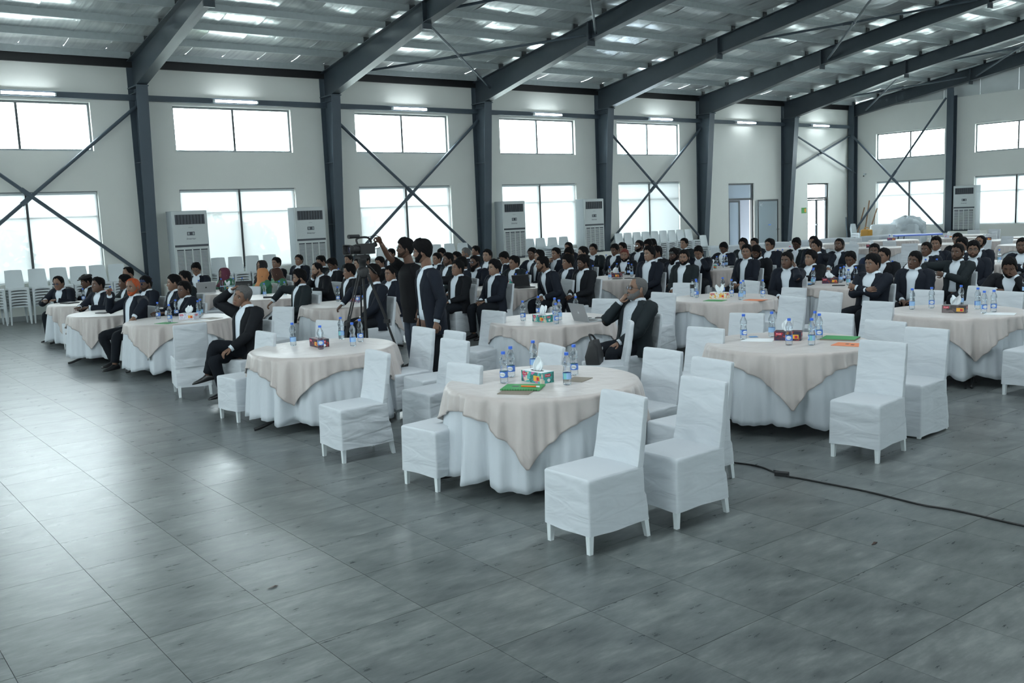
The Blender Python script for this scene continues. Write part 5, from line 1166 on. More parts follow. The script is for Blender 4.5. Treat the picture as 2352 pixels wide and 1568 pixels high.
# standing pair
r1 = person(dict(x=6.75, y=11.12, hz=1.66, face=172, stand=True, k=0.98, seed=201, hy=-12, hp=6, lean=4, armR=((0.50, -0.05, 1.86), (0.5, 0.25, 0.75), (0.3, 0.6, -0.6), (0.1, -0.6, -1.0), 0.75), armL='hang', suit='shirt_black', shirt='shirt_black', nojacket=True, sleeve=-1, trousers='denim', hair='low', hth=.020, glasses=1, beard='stub', skin=2, group='standing men', label='cameraman in black shirt and jeans reaching up to the video camera', wide=1.08))
r2 = person(dict(x=6.14, y=9.72, hz=1.66, face=168, stand=True, k=0.98, seed=202, hy=-28, hp=-4, lean=4, arms='hang', hair='low', hth=.024, glasses=1, beard='full', skin=1, suit='suit_navy', group='standing men', label='standing man in open navy jacket and white shirt watching the cameraman', wide=1.06, open=[.75, .62, .50, .45, .62, .75]))
# ------------------------------------------------------------------ things in hands
def at_hand(n, side, dx=(0, 0, 0)):
    root, arms, hc, th, pos = PINFO[n]; S, E, W, fd = arms[side]; p = Rz(th) @ (W+fd*0.09+np.array(dx)); return p+pos
p = at_hand(6, 'R', (0, 0, 0.0)); m = MB(); d = np.array([0.5, -0.85, 0.05]); m.tube([-d*0.07, d*0.07], 0.005, 6, 1); m.tube([d*0.07, d*0.085], [0.005, 0.001], 6, 1, 1)
tag(obj('pen', m, ['red_pen', 'black'], loc=tuple(p)), 'red pen in the hand of the orange-haired man', 'pen')
p = at_hand(42, 'R', (0.0, 0.03, 0.035)); t = thing('mobile_phone', 'black phone in the hands of the young man sitting sideways', 'phone', tuple(p), 2.6)
m = MB(); m.box((0, 0, 0), (0.15, 0.075, 0.009)); obj('body', m, 'black', t, smooth=False); m = MB(); m.box((0, 0, 0.005), (0.14, 0.068, 0.002)); obj('screen', m, 'black_gloss', t, smooth=False)

# ================================================================== TABLE GOODS
def make_bottle():
    m = MB(); m.lathe([(0.012, 0.006), (0.024, 0.0), (0.0305, 0.004), (0.0325, 0.012), (0.0325, 0.040), (0.0312, 0.044), (0.0312, 0.094), (0.0325, 0.098), (0.0318, 0.108), (0.0290, 0.113), (0.0300, 0.119), (0.0268, 0.125), (0.0285, 0.131), (0.0255, 0.137), (0.0280, 0.143), (0.0325, 0.154), (0.0340, 0.166), (0.0330, 0.178), (0.0270, 0.197), (0.0190, 0.213), (0.0130, 0.222), (0.0130, 0.236)], 20)
    body = m.mesh('bottle_body', 'bottle_clear', True, None)
    m = MB(); m.lathe([(0.0165, 0.228), (0.0165, 0.247), (0.0150, 0.250), (0.002, 0.250)], 18); cap = m.mesh('cap', 'cap_blue', True, 50)
    labs = []
    for var in range(2):
        m = MB(); a = np.linspace(0, 2*PI, 37); R_ = 0.0328
        half = [(R_*np.cos(a[i]), R_*np.sin(a[i])) for i in range(37)]
        for i in range(36):
            mi = (0 if (i % 36) < 24 else (2 if i < 29 else 1)) if var == 0 else (1 if i < 20 else 0)
            v = [(half[i][0], half[i][1], 0.046), (half[i+1][0], half[i+1][1], 0.046), (half[i+1][0], half[i+1][1], 0.094), (half[i][0], half[i][1], 0.094)]; m.add(v, [(0, 1, 2, 3)], mi)
        for c0 in ((1.05, 3.3) if var == 0 else (4.2,)):      # white oval with the name
            us = np.linspace(-1, 1, 15); hh = 0.017*np.sqrt(np.clip(1-us**2, 0, 1)); aa = c0+0.74*us
            lo = np.stack([(R_+0.0005)*np.cos(aa), (R_+0.0005)*np.sin(aa), 0.071-hh], 1); hi = lo.copy(); hi[:, 2] = 0.071+hh; m.loft(np.stack([lo, hi]), 3, closed=False)
            v, f = text_geo('kinley', 0.0165); aa = c0+v[:, 0]/R_; m.add(np.stack([(R_+0.0011)*np.cos(aa), (R_+0.0011)*np.sin(aa), 0.0705+v[:, 1]], 1), f, 4)
        labs.append(m.mesh('label', ['label_blue', 'label_light', 'label_teal', 'paper', 'text_dark'], False))
    return body, cap, labs
BB, BC, BL = make_bottle()
BOT = dict(T1=[(4.39,5.86),(4.6,6.04),(4.94,6.17),(4.66,5.42),(4.98,5.70)], T2=[(4.30,9.50),(4.36,8.96),(4.90,9.54),(4.70,8.90),(4.92,9.14)],
 T3=[(7.21,9.18),(7.72,9.50),(7.66,9.10),(7.51,8.84),(7.22,8.56),(7.94,9.02)], T4=[(7.40,5.94),(7.71,5.84),(7.33,5.36),(7.45,5.20),(7.80,5.36),(7.96,5.52)],
 T5=[(10.77,9.52),(10.53,9.30),(11.16,9.34),(10.90,8.96),(10.56,8.52),(10.84,8.70),(11.02,8.50)], T6=[(10.56,5.99),(10.80,5.88),(11.18,5.72),(10.94,5.40),(10.60,5.16),(10.74,5.12)],
 T7=[(4.33,14.16),(4.30,13.55),(4.66,14.36),(4.80,13.80),(4.92,14.04)], T8=[(4.29,16.46),(4.66,16.60)], T9=[(4.55,19.35),(4.80,19.45),(5.05,19.35)], T10=[(7.25,14.15),(7.33,13.62),(7.62,14.02),(7.70,13.80)],
 T11=[(6.75,19.25),(7.20,19.20),(7.40,19.05),(7.55,18.95)], T12=[(7.00,16.55),(7.45,16.90),(7.40,16.55),(7.75,16.70)], T13=[(10.75,14.35),(10.55,13.60),(10.85,13.66),(11.10,13.95)],
 T14=[(12.79,13.98),(12.60,13.30),(13.45,13.98),(13.34,13.45),(13.62,13.82)], T15=[(15.70,17.35),(15.55,17.15),(16.05,17.05),(16.22,17.0),(16.40,16.95)], T16=[(15.72,13.75),(15.95,13.50),(16.12,13.46),(16.28,13.52)],
 T17=[(13.10,9.12),(13.35,9.28),(13.60,8.95),(13.22,8.56),(13.72,8.75),(13.85,9.05)], T18=[(17.95,13.35),(18.15,13.75),(18.70,13.85),(18.45,13.80)], T19=[(15.30,9.05),(15.85,8.75),(15.95,8.60)],
 T20=[(19.20,9.50),(18.65,9.05),(18.40,8.90),(18.95,8.95)], T21=[(12.90,5.75),(13.05,5.65)], TA=[(10.3,17.2)], TB=[(12.9,17.1),(13.3,16.75),(13.5,17.0)], TC=[(10.2,19.8),(10.4,19.5)])
nb = 0; TT = TZ+0.0085
for k, pts in BOT.items():
    X, Y, d_ = TAB[k]; order = sorted(range(len(pts)), key=lambda i: (pts[i][0]*_r.x+pts[i][1]*_r.y)/(pts[i][0]*_d.x+pts[i][1]*_d.y))
    for q, i in enumerate(order):
        x, y = pts[i]; nb += 1
        if k == 'T5' and q == 0: pass
        pos_ = 'only' if len(pts) == 1 else ('leftmost' if q == 0 else ('rightmost' if q == len(pts)-1 else ord_[q]+' from left'))
        ang = math.atan2(-y, -x)-1.05+random.uniform(-0.5, 0.5)+(2.2 if nb % 4 == 0 else 0)
        t = thing('water_bottle', 'blue-capped water bottle, %s on %s' % (pos_, d_.replace(' with orange leaflet', '')), 'bottle', (x, y, TT), ang, 'water bottles on the tables')
        link('bottle_body', BB, t); link('cap', BC, t); link('label', BL[1 if nb % 3 == 0 else 0], t)
t = thing('dark_bottle', 'bottle with black cap and black label on the yellow tissue box table', 'bottle', (10.62, 9.46, TT), 0)
link('bottle_body', BB, t); m = MB(); m.lathe([(0.0165, 0.228), (0.0165, 0.250), (0.002, 0.250)], 18); obj('cap', m, 'black', t); m = MB(); m.lathe([(0.034, 0.125), (0.034, 0.175)], 18, caps=False); obj('label', m, 'black', t)
def tissue_box(x, y, rz, pr, lab, L=0.25, W=0.125, Hh=0.085, z=TT):
    t = thing('tissue_box', lab, 'tissue box', (x, y, z), rz, 'tissue boxes')         # long side along local Y
    m = MB(); m.box((0, 0, Hh/2), (W, L, Hh)); obj('carton', m, pr, t, smooth=False)
    m = MB(); m.box((0, 0, Hh+0.001), (W-0.004, L-0.004, 0.002)); top = obj('carton_top', m, 'paper' if pr not in ('print_dark', 'print_brown') else pr, t, smooth=False)
    m = MB(); a = np.linspace(0, 2*PI, 20, endpoint=False); m.add(np.stack([0.028*np.cos(a), 0.075*np.sin(a), np.full(20, Hh+0.0026)], 1), [tuple(range(20))]); obj('slot', m, 'dark_folder', top, smooth=False)
    for sx, (ny, w_) in ((-1, (0, L)), (0, (-1, W))):
        m = MB(); n1 = MB(); v, f = text_geo('Fresh', 0.020)
        if sx:  # long face towards -x
            m.box((-W/2-0.0006, L/2-0.045, Hh-0.022), (0.0012, 0.060, 0.024)); n1.add(np.stack([np.full(len(v), -W/2-0.0016), L/2-0.045-v[:, 0], Hh-0.022+v[:, 1]], 1), f)
            y2 = MB(); y2.box((-W/2-0.0006, -L/2+0.06, Hh*0.45), (0.0012, 0.075, 0.040)); obj('price_panel', y2, 'yellow_print', t, smooth=False)
            y3 = MB(); y3.box((-W/2-0.0010, -L/2+0.045, Hh*0.42), (0.0014, 0.028, 0.026)); obj('offer_panel', y3, 'red_print', t, smooth=False)
        else:
            m.box((0.0, -L/2-0.0006, Hh-0.024), (0.056, 0.0012, 0.024)); n1.add(np.stack([v[:, 0], np.full(len(v), -L/2-0.0016), Hh-0.024+v[:, 1]], 1), f)
            w2 = MB(); a2 = np.linspace(0, 2*PI, 16, endpoint=False); w2.add(np.stack([0.01+0.014*np.cos(a2), np.full(16, -L/2-0.001), 0.022+0.014*np.sin(a2)], 1), [tuple(range(16))]); obj('seal', w2, 'paper', t, smooth=False)
        lg = obj('logo', m, 'red_print', t, smooth=False); obj('lettering', n1, 'paper', lg, smooth=False)
    m = MB(); r = np.random.default_rng(int(x*100+y*10))
    for k in range(2):
        ph = r.uniform(0, 6.28, 4); U_ = np.linspace(-1, 1, 17); rows = []; tw = r.uniform(-0.5, 0.5); bx, by = r.uniform(-0.03, 0.03, 2)
        for v_ in np.linspace(0, 1, 9):
            wd = 0.036+0.020*math.sin(PI*min(1, v_*0.8)); hx = 0.010*np.sin(3*U_+ph[0]+v_*2)+0.006*np.sin(7*U_+ph[1])*v_; pk = 0.115*v_*(1-0.28*np.abs(U_-0.5*math.sin(ph[2])))
            xx, yy = hx+bx*v_*v_*1.5, U_*wd*(1-0.25*v_)+by*v_*1.5; an_ = tw*v_+k*0.5; rows.append(np.stack([xx*math.cos(an_)-yy*math.sin(an_)*0.5, xx*math.sin(an_)+yy*math.cos(an_), Hh+0.001+pk], 1))
        m.loft(np.array(rows), closed=False)
    obj('tissue', m, 'tissue', t, angle=None)
tb = [(4.605,5.71,0,'print_floral','tissue box with teal and pink floral print on the nearest round table'), (4.46,9.20,-.1,'print_dark','dark tissue box with flame print in front of the standing men'), (7.29,8.90,-.05,'print_floral','teal and red tissue box beside the silver laptop'),
 (7.62,5.58,.5,'print_dark','dark colourful tissue box behind bottles on the front right table'), (10.60,8.93,.22,'print_yellow','white tissue box with yellow flower print'), (10.50,5.44,.30,'print_brown','brown printed tissue box on the right side table'),
 (4.62,13.70,.65,'print_dots','white tissue box with small blue dots'), (7.42,13.95,.2,'print_purple','small bluish tissue box behind the tripod'), (7.35,19.25,.4,'print_floral','tissue box beside the black handbag'), (7.60,16.45,.3,'print_yellow','tissue box before the women in green'),
 (10.95,14.20,.3,'print_floral','tissue box partly hidden behind the black laptop'), (13.05,13.62,.4,'print_dark','black and red tissue box before the red-haired bearded man'), (15.72,16.85,.4,'print_purple','purple tissue box in front of the fourth air conditioner'), (15.70,13.45,.5,'print_green','green and red tissue box with tall tissue'),
 (13.42,9.02,.6,'print_dark','red and black tissue box among the six bottles'), (18.05,13.15,.4,'print_green','green tissue box below the far door'), (15.40,8.85,.6,'print_green','colourful tissue box beside the arm-leaning man'), (4.72,19.25,.2,'print_dark','dark floral tissue box on the leftmost table'), (18.85,9.25,.5,'print_dark','dark tissue box on the back right table'),
 (23.6,17.1,.3,'print_dots','white tissue box on the far table below the door'), (24.1,14.9,.5,'print_dark','red tissue box on the far empty table'), (28.5,16.9,.5,'print_purple','dark blue tissue box before the cloth heap'), (30.0,15.8,.5,'print_dots','white tissue box on the far table right of the cloth heap'), (28.2,13.7,.5,'print_dark','red tissue box on the table behind the lolling man'), (25.7,11.5,.5,'print_dark','dark red tissue box at the right edge of the far tables')]
for x, y, rz, pr, lb in tb: tissue_box(x, y, rz, pr, lb)
def sheet(x, y, rz, sx, sy, h, mt, lab, cat='paper', z=TT, name='paper_sheet'):
    m = MB(); m.box((0, 0, h/2), (sx, sy, h)); return tag(obj(name, m, mt, smooth=False, loc=(x, y, z), rz=rz), lab, cat)
# nearest table: folder, notebook, pen
sheet(4.27, 5.52, math.radians(35), 0.33, 0.24, 0.004, 'brown_folder', 'brown paper folder under the green notebook', 'folder', name='paper_folder')
t = thing('notebook', 'green spiral notebook on the nearest round table', 'notebook', (4.34, 5.56, TT+0.0045), math.radians(38))
m = MB(); m.box((0, 0, 0.005), (0.22, 0.30, 0.009)); obj('cover', m, 'green_paper', t, smooth=False)
for k in range(14): m = MB(); A = np.linspace(0, 2*PI, 9); m.tube([(-0.11+0.007*math.cos(q), -0.13+0.02*k, 0.005+0.007*math.sin(q)) for q in A], 0.0013, 4, 1); obj('spiral_ring', m, 'black', t)
m = MB(); m.box((0.01, 0.06, 0.0098), (0.04, 0.05, 0.0006)); obj('print', m, 'dark_folder', t, smooth=False)
m = MB(); m.tube([(-0.07, 0, 0.006), (0.05, 0, 0.006)], 0.0055, 8, 1); m.tube([(0.05, 0, 0.006), (0.075, 0, 0.006)], 0.006, 8, 1, 1); tag(obj('pen', m, ['orange_pen', 'logo_light'], loc=(4.36, 5.50, TT+0.0142), rz=math.radians(-58)), 'orange pen lying on the green notebook', 'pen')
sheet(4.86, 5.52, 0.4, 0.20, 0.16, 0.003, 'brown_folder', 'grey brown folder behind the floral tissue box', 'folder', name='paper_folder')
# front right table
sheet(7.44, 5.80, 0.5, 0.22, 0.30, 0.002, 'paper', 'white paper sheet on the front right table')
sheet(7.60, 5.98, 0.9, 0.08, 0.08, 0.002, 'blue_folder', 'small blue card behind the dark colourful tissue box', 'card', name='card')
t = thing('booklet', 'green booklet on the front right table', 'booklet', (7.93, 5.22, TT), math.radians(20)); m = MB(); m.box((0, 0, 0.006), (0.24, 0.32, 0.012)); obj('pages', m, 'brown_folder', t, smooth=False); m = MB(); m.box((0.005, 0.0, 0.014), (0.24, 0.32, 0.003)); obj('cover', m, 'green_paper', t, smooth=False)
t = thing('leaflet', 'orange leaflet on the front right table', 'leaflet', (7.66, 4.94, TT), math.radians(15)); m = MB(); m.box((0, 0, 0.002), (0.21, 0.28, 0.003)); obj('page', m, 'orange_paper', t, smooth=False)
for k in (-1, 1): m = MB(); m.box((0.02*k, 0.03*k, 0.0038), (0.04, 0.03, 0.0006)); obj('print', m, 'dark_folder', t, smooth=False)
sheet(10.30, 8.76, 0.3, 0.20, 0.28, 0.004, 'green_paper', 'green leaflet before the yellow flower tissue box', 'leaflet', name='leaflet'); sheet(10.62, 8.32, 0.2, 0.20, 0.28, 0.003, 'orange_paper', 'orange leaflet on the yellow tissue box table', 'leaflet', name='leaflet')
sheet(10.60, 4.98, 0.3, 0.22, 0.30, 0.004, 'paper', 'white booklet with blue edge on the brown tissue box table', 'booklet', name='booklet')
sheet(4.55, 13.30, 0.7, 0.22, 0.30, 0.003, 'paper', 'white paper before the dotted tissue box'); sheet(4.86, 13.45, 0.2, 0.20, 0.28, 0.003, 'brown_folder', 'beige leaflet behind the man scratching his head', 'leaflet', name='leaflet'); sheet(4.20, 13.42, 0.4, 0.20, 0.26, 0.003, 'green_paper', 'green leaflet before the dotted tissue box', 'leaflet', name='leaflet')
sheet(12.98, 9.22, 0.4, 0.22, 0.30, 0.012, 'dark_folder', 'black folder under the blue folder', 'folder', name='folder'); sheet(12.97, 9.23, 0.42, 0.21, 0.29, 0.006, 'blue_folder', 'light blue folder before the hand on ear man', 'folder', z=TT+0.0125, name='folder')
sheet(13.05, 8.62, 0.4, 0.09, 0.18, 0.012, 'dark_folder', 'black phone on the red tissue box table', 'phone', name='mobile_phone'); sheet(13.40, 8.42, 0.5, 0.20, 0.26, 0.003, 'green_paper', 'green paper on the red tissue box table', 'paper')
sheet(4.05, 16.15, 0.5, 0.09, 0.20, 0.012, 'dark_folder', 'black notebook on the table left of the orange-haired man', 'notebook', name='notebook'); sheet(4.25, 19.15, 0.3, 0.22, 0.30, 0.02, 'dark_folder', 'dark folder before the man with round glasses', 'folder', name='folder')
sheet(6.95, 16.20, 0.8, 0.10, 0.22, 0.03, 'dark_folder', 'dark pouch before the women in green', 'pouch', name='pouch'); sheet(13.05, 5.58, 0.5, 0.24, 0.32, 0.02, 'bag_brown', 'dark brown folder before the man holding his forehead', 'folder', name='folder'); sheet(12.50, 5.70, 0.4, 0.20, 0.28, 0.003, 'blue_folder', 'blue leaflet on the table at the right picture edge', 'leaflet', name='leaflet')
sheet(7.75, 8.62, 0.3, 0.07, 0.12, 0.02, 'black', 'black computer mouse beside the silver laptop', 'mouse', name='computer_mouse'); sheet(7.95, 8.55, 0.5, 0.08, 0.16, 0.01, 'dark_folder', 'black phone beside the silver laptop', 'phone', name='mobile_phone')
sheet(16.25, 13.20, 0.5, 0.22, 0.28, 0.012, 'dark_folder', 'dark folder beside the green and red tissue box', 'folder', name='folder'); sheet(12.75, 13.25, 0.5, 0.10, 0.18, 0.012, 'dark_folder', 'dark phone on the table of the red-haired man', 'phone', name='mobile_phone'); sheet(12.95, 13.05, 0.2, 0.18, 0.24, 0.012, 'dark_folder', 'dark notebook before the heavy-set man', 'notebook', name='notebook')
sheet(18.6, 13.15, 0.4, 0.2, 0.28, 0.004, 'orange_paper', 'orange leaflet on the table below the far door', 'leaflet', name='leaflet')
def laptop(x, y, rz, lab, mt, logo, W=0.33, D=0.23):
    t = thing('laptop', lab, 'laptop', (x, y, TT), rz)               # user sits at +x, hinge at -x
    m = MB(); m.box((0, 0, 0.008), (D, W, 0.015)); obj('base', m, mt, t, smooth=False); m = MB(); m.box((-0.03, 0, 0.0165), (0.11, W-0.05, 0.002)); obj('keyboard', m, 'black', t, smooth=False); m = MB(); m.box((0.07, 0, 0.0165), (0.06, 0.10, 0.001)); obj('trackpad', m, 'grey_frame', t, smooth=False)
    a = math.radians(20); c, s = math.cos(a), math.sin(a)
    def lp(h, yy, o): return (-D/2-h*s+o*c*-1, yy, 0.016+h*c-o*s)
    m = MB(); v = [lp(h, yy, o) for o in (0, 0.007) for h, yy in ((0, -W/2), (0, W/2), (0.22, W/2), (0.22, -W/2))]; m.add(v, [(3,2,1,0),(4,5,6,7),(0,1,5,4),(1,2,6,5),(2,3,7,6),(3,0,4,7)]); lid = obj('lid', m, mt, t, smooth=False)
    m = MB(); m.add([lp(h, yy, -0.0005) for h, yy in ((0.01, -W/2+0.01), (0.01, W/2-0.01), (0.21, W/2-0.01), (0.21, -W/2+0.01))], [(0, 1, 2, 3)]); obj('screen', m, 'black_gloss', lid, smooth=False)
    if logo:
        m = MB(); A = np.linspace(0, 2*PI, 22, endpoint=False); rr = 0.017*(1+0.06*np.cos(2*A)); bite = np.exp(-((A-0.35)/0.35)**2)*0.006; rr = rr-bite
        m.add([lp(0.105+q*math.sin(w_), q*math.cos(w_), 0.0078) for q, w_ in zip(rr, A)], [tuple(range(22))]); m.add([lp(0.13+dh, dy, 0.0078) for dh, dy in ((0, 0), (0.006, -0.004), (0.012, -0.004), (0.006, 0.002))], [(0, 1, 2, 3)]); obj('logo', m, logo, lid, smooth=False)
laptop(7.66, 8.46, math.radians(-8), 'open silver laptop in front of the grey bearded man', 'silver', 'logo_light')
laptop(6.78, 18.98, math.radians(75), 'large silver laptop used by the man with glasses', 'silver', 'dark_folder', 0.38)
laptop(10.55, 13.36, math.radians(-105), 'black laptop used by the man leaning forward', 'black', None)
# bags
def bag(x, y, z, rz, W, D, Hh, mt, lab, strap=True):
    t = thing('handbag', lab, 'bag', (x, y, z), rz); m = MB(); rg = []
    for q, s1, s2 in ((0, 0.92, 0.9), (0.03, 1.0, 1.0), (0.35, 1.0, 1.0), (0.75, 0.94, 0.72), (0.97, 0.90, 0.42), (1.0, 0.86, 0.34)):
        p = rrect(W/2*s1, D/2*s2, min(0.03, D/2*s2-0.004), 3, 3, 3); rg.append(np.stack([p[:, 0], p[:, 1]+0.006*np.sin(q*9+p[:, 0]*20), np.full(len(p), q*Hh)], 1))
    m.loft(rg); b = obj('bag_body', m, mt, t, angle=50)
    if strap: m = MB(); m.tube([(-W*0.38, 0, Hh*0.95), (-W*0.2, 0.03, Hh*1.18), (W*0.05, 0.05, Hh*1.24), (W*0.3, 0.03, Hh*1.16), (W*0.40, 0, Hh*0.95)], 0.010, 8, 4); obj('strap', m, mt, t)
    m = MB(); A = np.linspace(0, 2*PI, 15); m.tube([(W*0.30+0.014*math.cos(q), -D/2*0.95, Hh*0.62+0.014*math.sin(q)) for q in A], 0.003, 6, 1); obj('ring', m, 'silver', t)
bag(7.42, 18.55, TT, math.radians(-35), 0.36, 0.12, 0.20, 'black', 'black handbag standing on the table by the purple hijab woman', False)
bag(6.70, 7.34, 0.462, math.radians(35), 0.27, 0.15, 0.25, 'black', 'black shoulder bag on the chair before the grey bearded man')
bag(3.98, 11.98, 0.462, math.radians(80), 0.22, 0.14, 0.22, 'bag_brown', 'brown bag on the chair at the white dotted box table')
m = MB()
for k in range(7):
    A = np.linspace(0, 2*PI, 17); q = RNG.uniform(0, 6.28); rr = 0.05; m.tube([(rr*math.cos(a)*math.cos(q), rr*math.cos(a)*math.sin(q), 0.055+rr*math.sin(a)) for a in A], 0.004, 5, 1)
tag(obj('cable_coil', m, 'cable', loc=(7.02, 18.72, TT)), 'coil of black cable beside the large silver laptop', 'cable')

# ================================================================== VIDEO CAMERA ON TRIPOD
TPX = (6.16, 11.26)
t = thing('tripod', 'black video tripod in front of the cameraman', 'tripod', (*TPX, 0), 0.3)
apex = 1.40
for k in range(3):
    a = 2*PI*k/3+0.9; c, s = math.cos(a), math.sin(a); tx, ty = -s, c
    m = MB()
    for o in (-0.022, 0.022): m.tube([(0.05*c+o*tx, 0.05*s+o*ty, apex), (0.30*c+o*tx, 0.30*s+o*ty, 0.72)], 0.011, 8, 1)
    o_ = obj('leg', m, 'black', t)
    m = MB()
    for o in (-0.014, 0.014): m.tube([(0.26*c+o*tx, 0.26*s+o*ty, 0.82), (0.52*c+o*tx, 0.52*s+o*ty, 0.03)], 0.010, 8, 1)
    obj('lower_leg', m, 'black_rubber', o_)
    m = MB(); m.box((0.30*c, 0.30*s, 0.72), (0.07, 0.07, 0.05), rz=a); obj('leg_clamp', m, 'black_rubber', o_, smooth=False)
    m = MB(); m.ell((0.53*c, 0.53*s, 0.02), (0.035, 0.035, 0.02), 10, 6); obj('foot', m, 'black_rubber', o_)
    m = MB(); m.tube([(0, 0, 0.45), (0.40*c, 0.40*s, 0.42)], 0.012, 8, 1); obj('spreader', m, 'black', t)
m = MB(); m.lathe([(0.02, apex-0.10), (0.07, apex-0.08), (0.085, apex), (0.07, apex+0.03), (0.045, apex+0.05), (0.045, apex+0.10), (0.06, apex+0.12), (0.06, apex+0.16)], 20); hd_ = obj('head', m, 'black', t)
m = MB(); m.box((0, 0, apex+0.185), (0.17, 0.10, 0.05)); obj('plate', m, 'black_rubber', hd_, smooth=False)
m = MB(); m.tube([(0.06, 0.06, apex+0.13), (0.30, 0.12, apex+0.0), (0.42, 0.15, apex-0.08)], 0.010, 8, 2); obj('pan_handle', m, 'black', hd_)
m = MB(); m.tube([(0, 0, apex-0.08), (0, 0, 0.42)], 0.018, 10, 1); obj('centre_column', m, 'black', t)
t = thing('video_camera', 'black professional video camera pointing left on the tripod', 'camera', (TPX[0], TPX[1], apex+0.212), math.radians(188))   # lens along local +x
m = MB(); m.box((-0.06, 0, 0.075), (0.24, 0.12, 0.14)); bd = obj('body', m, 'black', t, smooth=False)
m = MB(); R90 = Ry(PI/2); a = np.linspace(0, 2*PI, 24, endpoint=False)
m.loft([np.stack([np.full(24, x), q*np.cos(a), 0.075+q*np.sin(a)], 1) for x, q in ((0.05, 0.052), (0.09, 0.056), (0.092, 0.060), (0.13, 0.060), (0.132, 0.056), (0.19, 0.058))]); obj('lens', m, 'black_rubber', t)
m = MB(); rg = [np.stack([np.full(len(rrect(0.05, 0.05, 0.01, 2, 2, 2)), x), rrect(h1, h2, 0.012, 2, 2, 2)[:, 0], 0.075+rrect(h1, h2, 0.012, 2, 2, 2)[:, 1]], 1) for x, h1, h2 in ((0.17, 0.062, 0.055), (0.245, 0.085, 0.068), (0.245, 0.078, 0.060), (0.19, 0.054, 0.048))]; m.loft(rg, caps=False); obj('lens_hood', m, 'black', t, angle=40)
m = MB(); m.ell((0.185, 0, 0.075), (0.012, 0.045, 0.045), 16, 8); obj('front_glass', m, 'lens', t)
m = MB(); m.tube([(0.06, 0, 0.14), (0.075, 0, 0.20), (0.03, 0, 0.225), (-0.10, 0, 0.225), (-0.16, 0, 0.18), (-0.16, 0, 0.13)], 0.014, 10, 3); obj('top_handle', m, 'black', t)
m = MB(); m.tube([(0.20, 0.0, 0.245), (0.03, 0, 0.245)], [0.028, 0.024], 12, 1); obj('microphone', m, 'black_rubber', t)
m = MB(); m.tube([(-0.16, 0, 0.10), (-0.24, 0, 0.13)], [0.030, 0.034], 12, 1); obj('viewfinder', m, 'black', t)
m = MB(); m.tube([(-0.10, 0.03, 0.23), (-0.20, 0.06, 0.245), (-0.28, 0.08, 0.19), (-0.27, 0.06, 0.09), (-0.17, 0.04, 0.06)], 0.004, 6, 5); obj('microphone_cable', m, 'cable', t)

# ================================================================== FLOOR CABLE, WALL SMALLS, FAR END
pts = [(5.70,5.30),(5.82,5.17),(5.88,4.92),(5.95,4.65),(5.87,4.36),(5.89,4.16),(5.93,3.69),(5.91,3.28),(5.95,3.04),(5.95,2.61),(6.0,2.0),(5.9,1.2)]
t = thing('power_cable', 'black cable running across the tiled floor at the right', 'cable', (5.87, 4.36, 0)); m = MB(); m.tube([(x-5.87, y-4.36, 0.007) for x, y in pts], 0.0065, 8, 5); obj('wire', m, 'cable', t)
m = MB(); m.box((0, 0, 0.015), (0.05, 0.10, 0.03), rz=0.4); m.tube([(0.02, 0.04, 0.02), (0.05, 0.11, 0.008)], 0.008, 6, 1); obj('connector', m, 'black', t, smooth=False)
for x, y, lb in ((2.01, 5.0, 'small dry leaf on the floor at the left'), (5.02, 3.08, 'small dark scrap on the floor at the right')):
    m = MB(); m.add([(0, 0, 0.002), (0.04, 0.012, 0.004), (0.055, -0.004, 0.002), (0.02, -0.015, 0.006), (-0.02, -0.008, 0.003)], [(0, 1, 2, 3, 4), (4, 3, 2, 1, 0)]); tag(obj('floor_scrap', m, 'bag_brown', smooth=False, loc=(x, y, 0)), lb, 'litter')
m = MB(); m.box((13.3, YW-0.012, 3.28), (0.12, 0.024, 0.14)); tag(obj('switch_box', m, 'white_plastic', smooth=False), 'small white switch box beside the second column', 'switch')
t = thing('door_sign', 'small green and yellow sign beside the far door', 'sign', (35.66, YW-0.006, 1.74)); m = MB(); m.box((0, 0, 0), (0.34, 0.012, 0.24)); obj('board', m, 'green_sign', t, smooth=False); m = MB(); m.box((0.08, -0.008, 0.0), (0.12, 0.004, 0.16)); obj('arrow_panel', m, 'yellow_print', t, smooth=False)
t = thing('security_camera', 'small white security camera on the far wall corner', 'camera', (XF-0.05, 24.55, 3.20)); m = MB(); m.box((0, 0, 0.04), (0.08, 0.10, 0.06)); obj('mount', m, 'white_plastic', t, smooth=False); m = MB(); m.tube([(-0.04, 0, 0), (-0.22, -0.08, -0.05)], 0.035, 10, 1); obj('housing', m, 'white_plastic', t); m = MB(); m.tube([(-0.22, -0.08, -0.05), (-0.235, -0.087, -0.054)], 0.028, 10, 1); obj('lens', m, 'black', t)
